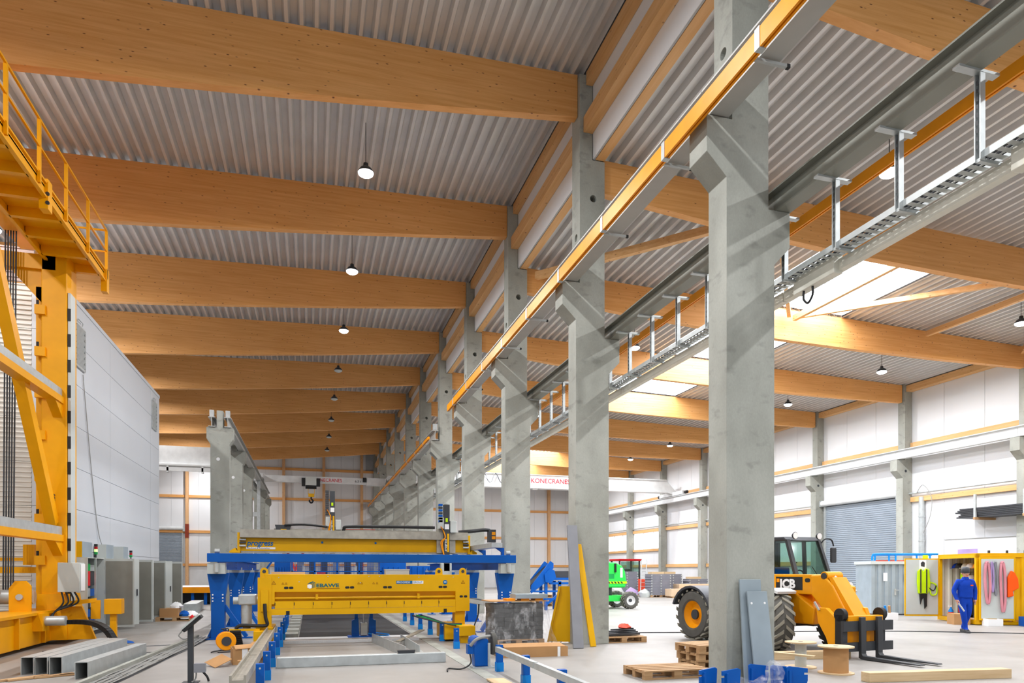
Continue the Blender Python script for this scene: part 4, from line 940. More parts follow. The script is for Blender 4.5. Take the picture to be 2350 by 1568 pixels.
t = thing('energy_chain', 'black energy chain arching to an orange striped end right of the near robot', 'chain', (4.6, 22.1, 3.0)); obj('chain_body', MB().tube(fillet([(0, 0, 0), (.4, 0, .04), (.9, .2, .1), (1.1, .3, .1)]), .06, 8), M['black'], t, True); obj('chain_end', MB().box(1.05, 1.3, .2, .4, -.3, .12), M['dark'], t)
for q in range(2): obj('orange_link', MB().box(1.16, 1.28, .19, .2, -.2 + q * .14, -.1 + q * .14), M['orange'], t)
t = thing('cable_carrier', 'grey cable carrier arm right of the finishing machine with hanging cable', 'cable carrier', (3.85, 17.5, 0))
obj('carrier_arm', MB().sweep((0, 0, 1.0), (1.0, .5, .82), [(-.12, -.05), (.12, -.05), (.12, .05), (.1, .05), (.1, -.03), (-.1, -.03), (-.1, .05), (-.12, .05)]), M['galv'], t)
for q in range(3): obj('carrier_cable', MB().tube(fillet([(-.05, -.05 + .05 * q, 1.0), (.3, .1 + .05 * q, 1.02), (.95, .45 + .03 * q, .86)]), .03, 6), M['dark'], t, True)
obj('hanging_cable', MB().tube(fillet([(.35, .1, .9), (.3, .0, .6), (.15, -.2, .3), (.2, -.4, .015)]), .02, 6), M['black'], t, True)
# ---------------------------------------------------------------- blue fenced machine behind the gantry
t = thing('storage_machine', 'blue mesh-fenced magazine machine behind the robots', 'machine', (0, 34, 0))
for x0, x1, m in ((-1.6, -.9, 'blue'), (3.3, 4.5, 'blue'), (4.7, 6.0, 'blue')):
    obj('blue_cabinet', MB().box(x0, x1, .2, 1.6, 0, 2.3 if x0 < 4.6 else 2.0), M[m], t)
    for k in range(4): obj('cabinet_rib', MB().box(x0 + .1 + k * (x1 - x0 - .2) / 4, x0 + .16 + k * (x1 - x0 - .2) / 4, .15, .2, .1, 1.95), M['blue'], t)
for k in range(5): obj('fence_post', MB().box(-.85 + k * 1.02, -.78 + k * 1.02, 0, .07, 0, 2.35), M['blue'], t)
for z in (2.3, 1.7): obj('fence_rail', MB().box(-.85, 3.3, 0, .05, z, z + .06), M['blue'], t)
ms = MB()
for k in range(56): ms.box(-.8 + k * .073, -.79 + k * .073, .02, .03, .3, 2.3)
for k in range(16): ms.box(-.8, 3.3, .015, .025, .4 + k * .12, .41 + k * .12)
o = obj('fence_mesh', ms, M['blue'], t); o['kind'] = 'stuff'
for k in range(7):
    obj('magazine_column', MB().box(-.6 + k * .55, -.3 + k * .55, .8, 1.1, 0, 2.2), M['dark' if k % 3 else 'stack'], t)
for x in (-.35, 2.05): obj('pale_guide', MB().box(x, x + .12, .4, .5, 0, 2.0), M['cream'], t)
obj('red_box', MB().box(.3, .7, .5, .8, 1.2, 1.7), M['redw'], t)
obj('side_brace', MB().bar((-1.7, .1, 2.2), (-2.4, .1, 1.2), .08, .08), M['blue'], t)
for k in range(4):
    o = obj('blue_crate', MB().box(3.2 + k * .72, 3.8 + k * .72, 30.8, 31.6, 0, 1.25 + .1 * (k % 2)), M['blue' if k % 2 else 'cab']); tag(o, ['pale', 'blue', 'white', 'tall blue'][k] + ' machine housing in the row behind the finishing machine', 'housing')
# red scissor lift baskets
for k, (x, y, lab) in enumerate(((-.9, 46, 'red work platform basket seen above the left of the robot beam'), (3.0, 46, 'red work platform basket seen beside the tall black axis'))):
    t = thing('work_platform', lab, 'platform', (x, y, 0)); z0 = 3.0 + .35 * k; w = 1.7 + .3 * k
    for dx in (-.5, .5): obj('scissor_arm', MB().bar((dx, -.3, .6), (-dx, .3, z0), .1, .12), M['redw'], t)
    obj('chassis', MB().box(-w / 2, w / 2, -.4, .4, .25, .65), M['redw'], t)
    for sx in (-1, 1):
        for sy in (-1, 1): obj('wheel', MB().cyl((sx * w * .38, sy * .36, .25), (sx * w * .38, sy * .46, .25), .25, n=16), M['rubber'], t, True)
    obj('platform_floor', MB().box(-w / 2, w / 2, -.4, .4, z0, z0 + .1), M['redw'], t)
    for z in (z0 + .55, z0 + 1.05): obj('basket_rail', MB().tube([(-w / 2, -.4, z), (w / 2, -.4, z), (w / 2, .4, z), (-w / 2, .4, z), (-w / 2, -.4, z)], .025, 6), M['redw'], t)
    for dx in (-w / 2, -w / 6, w / 6, w / 2):
        for dy in (-.4, .4): obj('basket_post', MB().cyl((dx, dy, z0), (dx, dy, z0 + 1.05), .025, n=6), M['redw'], t)
    obj('control_box', MB().box(.1, .5, -.45, -.35, z0 + .6, z0 + 1.0), M['violet'], t)
# ---------------------------------------------------------------- pallet table at the far left
t = thing('pallet_table', 'orange edged pallet table with white top by the far shutter', 'table', (-6.3, 40.5, 0))
obj('table_top', MB().box(-1.7, 2.0, -1.2, 3.5, .86, .92), M['white'], t); obj('front_edge', MB().box(-1.75, 2.05, -1.28, -1.2, .62, .92), M['orange'], t); obj('side_edge', MB().box(2.0, 2.08, -1.28, 3.5, .62, .92), M['orange'], t)
for k in range(6):
    obj('leg', MB().box(-1.5 + k * .62, -1.36 + k * .62, -1.15, -1.0, 0, .62), M['blue'], t)
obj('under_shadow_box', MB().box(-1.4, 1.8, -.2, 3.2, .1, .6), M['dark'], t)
o = obj('steel_profile', MB().sweep((-4.75, 31.2, .2), (-5.0, 35.0, .2), [(-.25, -.2), (.25, -.2), (.25, .2), (-.25, .2)]), M['galv']); tag(o, 'wide galvanised channel lying past the cabinets', 'channel')
pl = None
def pallet(label, loc, rz, group=None, w=1.2, d=.8):
    t = thing('pallet', label, 'pallet', loc, rz, group)
    for k in range(5): obj('deck_board', MB().box(-w / 2, w / 2, -d / 2 + k * (d - .12) / 4, -d / 2 + .12 + k * (d - .12) / 4, .122, .144), M['pallet'], t)
    for k in range(3): obj('cross_board', MB().box(-w / 2 + k * (w - .14) / 2, -w / 2 + .14 + k * (w - .14) / 2, -d / 2, d / 2, .1, .121), M['pallet'], t)
    for i in range(3):
        for j in range(3): obj('block', MB().box(-w / 2 + i * (w - .14) / 2, -w / 2 + .14 + i * (w - .14) / 2, -d / 2 + j * (d - .1) / 2, -d / 2 + .1 + j * (d - .1) / 2, .022, .1), M['pallet'], t)
    for j in range(3): obj('runner', MB().box(-w / 2, w / 2, -d / 2 + j * (d - .1) / 2, -d / 2 + .1 + j * (d - .1) / 2, 0, .021), M['pallet'], t)
    return t
pallet('pallet with packaging scraps beside the far switch cabinet', (-4.55, 27.0, 0), 0)
o = obj('cardboard_box', MB().prism([(-.3, 0), (.3, 0), (.3, .3), (-.3, .3)], 'y', -.25, .25), M['card']); o.location = (-4.75, 27.0, .144); tag(o, 'open cardboard box on the pallet by the cabinets', 'box')
for k, (x, m) in enumerate(((-.1, 'whitep'), (.15, 'blue'), (.35, 'whitep'))):
    o = obj('plastic_bag', crumple(MB().lathe([(.02, .2), (.12, .16), (.22, .07), (.2, 0)], (0, 0, 0), n=11), .035, k), M[m], None, True); o.location = (-4.55 + x + .1, 27.05 + .05 * k, .144 if k else .444); tag(o, ['crumpled white bag on the cardboard box', 'crumpled blue bag on the cabinet pallet', 'crumpled white bag at the edge of the cabinet pallet'][k], 'bag')

# ---------------------------------------------------------------- far right: conveyor, lifts, stacks
t = thing('belt_conveyor', 'blue inclined belt conveyor between the columns', 'conveyor', (10.4, 30, 0))
side = [(-.95, 1.1), (-.05, 2.2), (.1, 2.1), (.1, 1.9), (-.25, 1.25), (-.95, .75)]
for y in (-.4, .4): obj('side_plate', MB().prism(side, 'y', y - .03, y + .03), M['blue'], t)
obj('drive_cover', MB().prism([(-.35, 1.6), (-.1, 1.85), (.12, 1.78), (.2, 1.45), (-.05, 1.2), (-.3, 1.25)], 'y', -.5, -.43), M['blue'], t)
obj('belt', MB().bar((-1.1, 0, .95), (-.05, 0, 1.95), .7, .06), M['black'], t)
obj('outfeed_belt', MB().box(.1, 1.6, -.35, .35, 1.45, 1.75), M['dark'], t)
for z in (1.35, 1.15): obj('outfeed_rail', MB().box(-.1, 1.7, -.42, -.36, z, z + .1), M['blue'], t)
for x in (-.3, .35): obj('leg', MB().box(x, x + .12, -.42, -.3, .0, 1.3), M['blue'], t); obj('leg', MB().box(x, x + .12, .3, .42, 0, 1.3), M['blue'], t)
for z in (.45, .8): obj('tie_rail', MB().box(-1.0, .45, -.4, -.34, z, z + .08), M['blue'], t)
obj('diagonal', MB().bar((-.3, -.38, .2), (.9, -.38, 1.1), .1, .1), M['blue'], t)
for k in range(4): pallet('pallet in the stack behind the blue conveyor, %s from the floor' % ['first', 'second', 'third', 'top'][k], (11.0, 33.0, k * .146), .1, 'pallets behind the conveyor')
# green lift
t = thing('boom_lift', 'bright green boom lift on chunky tyres between the columns', 'lift', (13.2, 30.2, 0))
body = MB().prism([(-.9, .98), (.88, .98), (.93, 1.3), (.86, 1.75), (.7, 2.0), (.4, 2.14), (-.9, 2.2)], 'y', -.55, .55); obj('counterweight_hood', body, M['green'], t, True, bevel=.06)
obj('hazard_band', MB().box(-.9, .935, -.56, .56, 1.17, 1.27), M['lime'], t)
for k in range(7): obj('hazard_stripe', MB().prism([(-.3 + k * .16, 1.18), (-.22 + k * .16, 1.18), (-.28 + k * .16, 1.26), (-.36 + k * .16, 1.26)], 'y', -.565, -.561), M['black'], t)
obj('chassis', MB().box(-.9, .9, -.55, .55, .35, .62), M['green'], t); obj('turntable', MB().cyl((0, 0, .62), (0, 0, .98), .4, n=20), M['dark'], t, True)
def tyre(parent, x, y, r, w, axis='y', lug=0, rz=0, hubm='dark', nm='wheel', n=28):
    e = bpy.data.objects.new(nm, None); COL.objects.link(e); e.parent = parent; e.location = (x, y, r); e.rotation_euler = (0, 0, rz)
    obj('tyre', MB().lathe([(r * .55, -w * .42), (r * .62, -w * .5), (r * .88, -w * .5), (r * .97, -w * .38), (r * .98, 0), (r * .97, w * .38), (r * .88, w * .5), (r * .62, w * .5), (r * .55, w * .42)], (0, 0, 0), 'y', n, False), M['rubber'], e, True)
    obj('rim', MB().lathe([(.001, -w * .18), (r * .22, -w * .18), (r * .24, -w * .12), (r * .42, -w * .08), (r * .56, -w * .40), (r * .57, -w * .44), (r * .57, w * .44), (r * .56, w * .40), (r * .3, w * .1), (.001, w * .1)], (0, 0, 0), 'y', 24), M[hubm], e, True)
    obj('hub_cap', MB().cyl((0, -w * .3, 0), (0, w * .3, 0), r * .2, n=16), M['dark'], e, True)
    if lug:
        lg = MB()
        for s in (-1, 1):
            for k in range(lug):
                t0 = 2 * PI * (k + (.5 if s > 0 else 0)) / lug; a = .16 * 2 * PI / lug * 2.2; q = 1.5 * PI / lug
                P = []
                for (yy, tt) in ((0.02, t0), (w * .5, t0 - q * 1.1), (w * .5, t0 - q * 1.1 + a), (0.02, t0 + a)):
                    for rr in (r * .95, r * (1.035 if yy < .1 else 1.01)): P.append((math.cos(tt) * rr, s * yy, math.sin(tt) * rr))
                lg.add(P, [(0, 2, 4, 6), (1, 3, 5, 7), (0, 1, 3, 2), (2, 3, 5, 4), (4, 5, 7, 6), (6, 7, 1, 0)])
        o = obj('tread_lugs', lg, M['lug'], e); o['kind'] = 'stuff'
    return e
M['lug'] = paint('tread_dust', '#8d897c', 0.85)
for x in (-.75, .98):
    for y in (-.75, .75): tyre(t, x, y, .4, .36, lug=16, hubm='whitep')
obj('exhaust', MB().cyl((.35, -.58, 1.7), (.35, -.58, 2.1), .05, n=10), M['black'], t, True)
obj('vent_grille', MB().box(-.25, .3, -.557, -.551, 1.4, 1.62), M['greenw'], t); obj('sticker', MB().box(.6, .72, -.56, -.552, 1.45, 1.9), M['whitep'], t)
# red fork truck
t = thing('fork_truck', 'red telescopic truck parked behind the green lift', 'truck', (22.7, 47.5, 0))
obj('body', MB().box(-1.1, 1.1, -.7, 1.4, .5, 1.15), M['redw'], t, bevel=.05); obj('counterweight', MB().prism([(-.75, .15), (.75, .15), (1.1, .6), (1.1, 1.1), (-1.1, 1.1), (-1.1, .6)], 'y', -1.0, -.7), M['redw'], t)
for dx in (-.85, .75):
    for dy in (-.4, 1.0): obj('cab_post', MB().box(dx, dx + .1, dy, dy + .1, 1.15, 2.5), M['dark'], t)
obj('roof', MB().box(-.95, .95, -.5, 1.2, 2.5, 2.65), M['led_r'], t, bevel=.03); obj('cab_glass', MB().box(-.7, .72, -.38, -.36, 1.3, 2.45), M['glass'], t)
obj('seat', MB().box(-.3, .3, .1, .6, 1.15, 1.9), M['dark'], t)
for dx in (-1.15, 1.15):
    for dy in (-.3, 1.3): tyre(t, dx, dy, .45, .3, rz=PI / 2 * 0, hubm='cab')
for k in range(0): pass
# stacked formwork
def stackbox(label, x, y, n, w, d, top):
    pallet('pallet under ' + label, (x, y, 0), 0, None, w, d)
    for k in range(n):
        b = thing('formwork_box', '%s, %s layer up' % (label, ['first', 'second', 'third', 'fourth', 'fifth', 'sixth', 'seventh', 'eighth', 'ninth'][k]), 'formwork', (x, y, .146 + k * .175), 0, 'stacked formwork boxes')
        obj('tray', MB().prism([(-w / 2, 0), (w / 2, 0), (w / 2, .03), (w / 2 - .03, .06), (w / 2 - .03, .172), (-w / 2 + .03, .172), (-w / 2 + .03, .06), (-w / 2, .03)], 'y', -d / 2, d / 2), M['stack'], b)
        for s in (-1, 0, 1): obj('handle_rib', MB().box(s * w * .46 - .04, s * w * .46 + .04, -d / 2 - .03, -d / 2, .03, .12), M['galv'], b)
    if top:
        o = obj('timber_block', MB().box(x - w * .4, x + w * .2, y - d * .3, y + d * .3, .148 + n * .175, .3 + n * .175), M['plank']); tag(o, 'pale timber block on top of ' + label, 'timber')
stackbox('grey formwork stack beside the ladder', 21.0, 44.5, 9, 1.7, 1.0, False)
stackbox('grey formwork stack in the middle of the storage row', 22.5, 42.4, 8, 1.5, .9, True)
stackbox('grey formwork stack right of the middle', 24.3, 44.0, 8, 1.4, .9, True)
stackbox('low grey formwork stack near the wall', 26.0, 43.5, 6, 1.5, .9, True)
t = thing('ladder', 'aluminium ladder leaning on the formwork stacks', 'ladder', (22.2, 44.0, 0), 0)
for s in (-.2, .2): obj('rail', MB().bar((s, 0, 0), (s + .55, .9, 2.55), .06, .05), M['galv'], t)
for k in range(9): obj('rung', MB().cyl((-.2 + .055 * (k + .5) * 1.1, .09 * (k + .5) * 1.1, .26 * (k + .6)), (.2 + .055 * (k + .5) * 1.1, .09 * (k + .5) * 1.1, .26 * (k + .6)), .018, n=6), M['galv'], t)
for k in range(3):
    o = obj('foil_bundle', crumple(MB().lathe([(.08, .75 - .1 * k), (.3, .6 - .1 * k), (.42, .3), (.38, 0)], (0, 0, 0), n=11), .07, k), M['violet'] if k == 1 else M['cab'], None, True); o.location = (19.6 + k * .98, 42.6 - .1 * k, 0); tag(o, 'crumpled foil bundle on the floor by the ladder, %s from the left' % ['first', 'second', 'third'][k], 'bundle', 'foil bundles')
for k, (x0, x1, y, z0, z1, lab) in enumerate(((22.5, 25.4, 41.0, .1, .58, 'long low plywood crate in front of the formwork stacks'), (23.6, 26.2, 41.9, .1, .88, 'taller plywood crate behind the low crate'))):
    t = thing('plywood_crate', lab, 'crate', (0, 0, 0)); obj('crate_box', MB().box(x0, x1, y - .4, y + .4, z0, z1), M['ply'], t)
    for q in range(4): obj('skid', MB().box(x0 + .1 + q * (x1 - x0 - .3) / 3, x0 + .25 + q * (x1 - x0 - .3) / 3, y - .4, y + .4, 0, z0), M['pallet'], t)
# ---------------------------------------------------------------- telehandler
jc = thing('telehandler', 'yellow telehandler with black pallet forks and tinted cab', 'telehandler', (10.66, 14.66, 0), math.atan2(-.991, .133))
# local axes: x forward, y left
WR = .64
for nm, x, y, rz in (('front_wheel', 1.32, -.93, rad(-27)), ('front_wheel', 1.32, .93, rad(-24)), ('rear_wheel', -1.32, -.93, 0), ('rear_wheel', -1.32, .93, 0)):
    e = tyre(jc, x, y, WR, .44, lug=18, rz=rz, hubm='jyel', nm=nm, n=36)
for x in (1.32, -1.32):
    for y in (-.93, .93):
        pts = [(x + .78 * math.cos(t), WR + .74 * math.sin(t)) for t in [rad(a) for a in (range(20, 161, 14) if x < 0 else range(64, 149, 14))]]; inn = [(x + .72 * math.cos(t), WR + .68 * math.sin(t)) for t in [rad(a) for a in (range(160, 19, -14) if x < 0 else range(148, 63, -14))]]
        obj('mudguard', MB().prism(pts + inn, 'y', y - .27, y + .27), M['dark' if x < 0 else 'crane'], jc, True)
obj('chassis', MB().prism([(-2.0, .55), (1.9, .55), (2.0, .75), (2.0, 1.0), (-2.0, 1.05), (-2.2, .8)], 'y', -.42, .42), M['dark'], jc)
obj('axle', MB().cyl((1.32, -.75, WR), (1.32, .75, WR), .13, n=14), M['black'], jc, True); obj('axle', MB().cyl((-1.32, -.75, WR), (-1.32, .75, WR), .13, n=14), M['black'], jc, True)
obj('engine_pod', MB().prism([(-.5, .75), (.6, .75), (.75, 1.15), (.6, 1.22), (-.5, 1.22)], 'y', -1.05, -.58), M['jyel'], jc, bevel=.04)
obj('rear_body', MB().box(-2.0, -1.0, -.1, .9, .9, 1.2), M['dark'], jc, bevel=.05)
obj('front_fairing', MB().prism([(.9, .6), (2.05, .6), (2.1, .95), (1.5, 1.3), (.9, 1.3)], 'y', -.6, .55), M['jyel'], jc, bevel=.03)
obj('bonnet', MB().prism([(.9, 1.28), (1.8, 1.2), (1.8, 1.4), (1.0, 1.62), (.9, 1.62)], 'y', -.05, 1.0), M['jyel'], jc, bevel=.03)
obj('battery_box', MB().box(-.4, .6, .55, 1.0, .45, 1.0), M['black'], jc)
# boom
bm = obj('boom', MB().box(-.5, 2.02, -.55, -.17, 1.24, 1.68), M['jyel'], jc, bevel=.02)
obj('logo_plate', MB().box(.95, 1.72, -.556, -.551, 1.33, 1.62), M['black'], bm)
obj('logo_square', MB().box(.975, 1.06, -.562, -.557, 1.5, 1.58), M['orange'], bm)
text('lettering', 'JCB', .27, (1.075, -.562, 1.375), (PI / 2, 0, 0), M['whitep'], bm, .002, sx=1.08, bold=.012)
obj('oval_badge', oval(MB(), 1.86, 1.55, .14, .09, -.557, -.551), M['black'], bm)
obj('boom_nose', MB().prism([(1.98, 1.66), (2.3, 1.68), (2.55, 1.46), (3.05, .66), (2.95, .46), (2.7, .44), (2.2, 1.05), (2.0, 1.24)], 'y', -.6, -.12), M['jyel'], jc, bevel=.03)
obj('nose_plate', MB().prism([(2.42, 1.62), (2.52, 1.62), (3.12, .76), (3.02, .7)], 'y', -.56, -.16), M['jyel'], jc)
obj('tilt_ram', MB().cyl((2.35, -.36, 1.66), (2.9, -.36, .9), .06, n=12), M['galv'], jc, True)
obj('pivot_knuckle', MB().cyl((2.33, -.58, 1.64), (2.33, -.14, 1.64), .1, n=16), M['jyel'], jc, True)
for s in (-.58, -.14): obj('knuckle_cap', MB().cyl((2.33, s - .02, 1.64), (2.33, s + .02, 1.64), .07, n=14), M['dark'], jc, True)
obj('side_link', MB().prism([(2.5, 1.0), (2.75, 1.0), (3.05, .75), (3.0, .25), (2.85, .12), (2.75, .4), (2.55, .7)], 'y', -1.0, -.9), M['jyel'], jc, bevel=.01)
obj('side_link', MB().prism([(2.7, 1.05), (3.0, 1.0), (3.1, .75), (3.0, .4), (2.8, .5)], 'y', -.2, -.1), M['jyel'], jc, bevel=.01)
obj('lock_lever', MB().bar((2.6, -1.02, .95), (2.5, -1.04, 1.12), .04, .03), M['galv'], jc)
# carriage and forks
cx = 3.2
for y in (-.98, .12): obj('carriage_ear', MB().lathe([(.001, -.05), (.13, -.05), (.13, .05), (.001, .05)], (cx - .1, y, .88), 'y', 18), M['black'], jc, True); obj('ear_plate', MB().prism([(cx - .2, .3), (cx - .02, .3), (cx - .02, .88), (cx - .2, .88)], 'y', y - .05, y + .05), M['black'], jc)
obj('top_bar', MB().box(cx - .12, cx + .02, -.92, .06, .75, .86), M['jyel'], jc, bevel=.01)
obj('carriage_bar', MB().box(cx, cx + .06, -1.08, .3, .56, .76), M['dark'], jc); obj('carriage_bar', MB().box(cx, cx + .06, -1.08, .3, .16, .34), M['dark'], jc)
for y in (-.98, .08, -.45): obj('carriage_post', MB().box(cx - .05, cx, y - .06, y + .06, .16, .76), M['dark'], jc)
obj('hydraulic_block', MB().box(cx - .25, cx - .06, -.85, -.1, .25, .7), M['orange'], jc)
for y in (-.62, -.15):
    obj('fork', MB().prism([(cx + .06, .03), (cx + .06, .84), (cx + .12, .84), (cx + .13, .12), (cx + .16, .075), (cx + 1.35, .05), (cx + 1.37, .03), (cx + .6, .012), (cx + .12, .01)], 'y', y - .065, y + .065), M['dark'], jc, bevel=.006)
# cab
CZ0, CZ1 = 1.3, 2.48
P = {'fl': (1.2, .98), 'fr': (1.2, -.08), 'rl': (-.55, .98), 'rr': (-.55, -.08)}; T = {'fl': (.78, .93), 'fr': (.78, -.04), 'rl': (-.5, .93), 'rr': (-.5, -.04)}
for k in P: obj('cab_pillar', MB().bar((*P[k], CZ0), (*T[k], CZ1), .09, .08), M['dark'], jc)
obj('cab_pillar', MB().bar((.35, -.08, CZ0), (.35, -.04, CZ1), .08, .06), M['dark'], jc); obj('cab_pillar', MB().bar((.35, .98, CZ0), (.35, .93, CZ1), .08, .06), M['dark'], jc)
obj('cab_roof', MB().prism([(-.58, CZ1 - .02), (.84, CZ1 - .02), (.72, CZ1 + .08), (-.5, CZ1 + .1)], 'y', -.1, 1.0), M['dark'], jc, bevel=.03)
obj('cab_sill', MB().prism([(-.6, .95), (1.25, .95), (1.28, 1.32), (-.6, 1.32)], 'y', -.1, 1.02), M['dark'], jc)
def quad(a, b, c, d): return MB().add([a, b, c, d], [(0, 1, 2, 3)])
obj('windscreen', quad((1.22, -.05, CZ0), (1.22, .95, CZ0), (.8, .9, CZ1), (.8, -.02, CZ1)), M['glass'], jc)
obj('side_glass', quad((-.5, -.09, CZ0), (1.18, -.09, CZ0), (.78, -.05, CZ1), (-.48, -.05, CZ1)), M['glass'], jc); obj('side_glass', quad((-.5, .99, CZ0), (1.18, .99, CZ0), (.78, .94, CZ1), (-.48, .94, CZ1)), M['glass'], jc)
obj('rear_glass', quad((-.57, -.05, CZ0), (-.57, .95, CZ0), (-.52, .9, CZ1), (-.52, -.02, CZ1)), M['glass'], jc)
obj('seat', MB().box(-.3, .15, .2, .7, 1.3, 1.85), M['blue'], jc, bevel=.05); obj('dashboard', MB().prism([(.75, 1.3), (1.15, 1.3), (1.1, 1.48), (.85, 1.55)], 'y', .1, .8), M['black'], jc, bevel=.03)
obj('steering_wheel', MB().tube([(.62 + .05 * math.sin(t), .45 + .18 * math.cos(t), 1.62 + .15 * math.sin(t)) for t in [2 * PI * k / 16 for k in range(17)]], .018, 6), M['black'], jc, True); obj('steering_column', MB().bar((.62, .45, 1.62), (.85, .45, 1.4), .05, .05), M['black'], jc)
for y in (.12, .88):
    w = obj('work_lamp', MB().lathe([(.001, 0), (.05, 0), (.085, .05), (.085, .07), (.001, .07)], (.8, y, CZ1 + .1), 'x', 16), M['dark'], jc, True); obj('lamp_glass', MB().cyl((.872, y, CZ1 + .1), (.878, y, CZ1 + .1), .075, n=16), M['whitep'], w)
m1 = obj('mirror', MB().box(.86, .92, 1.22, 1.4, 1.95, 2.32), M['dark'], jc, bevel=.03); obj('mirror_arm', MB().tube(fillet([(.8, .93, 2.3), (.85, 1.05, 2.5), (.88, 1.25, 2.5), (.89, 1.32, 2.35)]), .018, 6), M['black'], m1, True)
m2 = obj('headlamp', MB().lathe([(.001, 0), (.06, .01), (.11, .07), (.11, .09), (.001, .09)], (1.3, 1.28, 1.4), 'x', 18), M['dark'], jc, True); obj('headlamp_glass', MB().cyl((1.392, 1.28, 1.4), (1.398, 1.28, 1.4), .1, n=18), M['whitep'], m2); obj('headlamp_arm', MB().bar((1.25, 1.0, 1.38), (1.32, 1.2, 1.4), .04, .04), M['black'], m2)
obj('wiper', MB().bar((1.215, .7, 1.36), (1.05, .45, 1.85), .015, .015), M['black'], jc)
for k in range(4): obj('cab_vent_dot', MB().cyl((1.0, .02, 1.5 + k * .15), (1.01, .02, 1.5 + k * .15), .015, n=8), M['black'], jc)

# ---------------------------------------------------------------- storage containers
th = math.atan2(-.372, .928)
yc = thing('storage_container', 'yellow shipping container with open doors and tools inside', 'container', (20.7, 17.5, 0), th)
W, LN, HT = 2.42, 5.9, 2.3     # local: x into the container, y across the open end
obj('floor_plate', MB().box(.02, LN, .05, W - .05, .12, .16), M['pallet'], yc)
obj('sill', MB().box(-.02, .1, 0, W, .02, .16), M['yel'], yc)
for y in (0, W - .1): obj('corner_post', MB().box(0, .1, y, y + .1, .16, HT), M['yel'], yc)
obj('header', MB().box(0, .1, 0, W, HT - .12, HT), M['yel'], yc)
for z in (.02, HT - .1): obj('side_rail', MB().box(.1, LN, 0, .08, z, z + .1), M['yel'], yc)
def corr(y, x0, x1, z0, z1):
    pr = []; n = int((x1 - x0) / .26)
    for k in range(n):
        x = x0 + k * .26; pr += [(x, y), (x + .08, y), (x + .12, y + .04), (x + .22, y + .04)]
    pr += [(x1, y)]; m = len(pr); mb = MB(); mb.add([(a, b, z) for z in (z0, z1) for a, b in pr], [(i, i + 1, m + i + 1, m + i) for i in range(m - 1)]); return mb
obj('side_wall', corr(.02, .1, LN, .1, HT - .1), M['yel'], yc); obj('side_wall', corr(W - .06, .1, LN, .1, HT - .05), M['cream'], yc)
obj('end_wall', MB().box(1.6, 1.64, .06, W - .08, .16, HT - .1), M['cream'], yc); obj('roof_sheet', MB().box(.0, LN, .0, W, HT - .01, HT + .03), M['yel'], yc)
d1 = obj('left_door', MB().box(-1.15, 0, W - .05, W, .14, HT - .1), M['yel'], yc); obj('door_lining', MB().box(-1.12, -.03, W - .062, W - .051, .2, HT - .14), M['cab'], d1)
d2 = obj('right_door', MB().box(.06, 1.12, -.1, -.05, .16, HT - .1), M['yel'], yc); obj('door_lining', MB().box(.1, 1.08, -.112, -.101, .22, HT - .16), M['cab'], d2)
for k in range(4): obj('twist_pin', MB().box(.4 + k * .55, .46 + k * .55, .05, .1, HT + .03, HT + .12), M['dark'], yc)
def rel(x, y, z):
    c, s_ = math.cos(th), math.sin(th); return (20.7 + x * c - y * s_, 17.5 + x * s_ + y * c, z)
def put(name, label, cat, x, y, z, group=None, rz=0): return thing(name, label, cat, rel(x, y, z), th + rz, group)
# vest and trousers on the left door
t = put('safety_vest', 'lime yellow safety vest hanging on the left container door', 'vest', -.55, W - .075, 1.45)
obj('vest_body', MB().prism([(-.18, -.5), (.16, -.5), (.24, -.2), (.2, .35), (.08, .4), (0, .28), (-.08, .4), (-.2, .3), (-.22, -.1)], 'y', -.06, 0), M['lime'], t, bevel=.02)
for x in (-.1, .1): obj('dark_strap', MB().box(x - .02, x + .02, -.07, -.061, -.48, .36), M['dark'], t)
t = put('work_trousers', 'dark work trousers hanging below the lime vest', 'trousers', -.55, W - .075, .55); obj('trouser_legs', MB().prism([(-.13, .42), (.13, .42), (.12, -.05), (.04, -.15), (.02, .25), (-.04, .2), (-.1, .0)], 'y', -.05, 0), M['black'], t, bevel=.01)
t = put('tool_harness', 'black and lime harness straps at the door edge', 'harness', -.22, W - .075, 1.15); obj('strap_loop', MB().tube(fillet([(-.1, -.03, .2), (.1, -.03, .1), (.12, -.03, -.2), (-.05, -.03, -.25), (-.12, -.03, 0), (-.1, -.03, .2)]), .025, 6), M['lime'], t, True); obj('dark_loop', MB().tube(fillet([(-.2, -.04, .05), (0, -.05, -.1), (.1, -.05, .08)]), .02, 6), M['black'], t, True)
t = put('poster', 'small white notice with dark portrait print on the door', 'notice', -.55, W - .064, 2.0); obj('sheet', MB().box(-.12, .12, -.004, 0, -.2, .14), M['whitep'], t); obj('print', MB().prism([(-.06, -.08), (.06, -.1), (.07, .05), (0, .1), (-.07, .04)], 'y', -.006, -.0045), M['dark'], t)
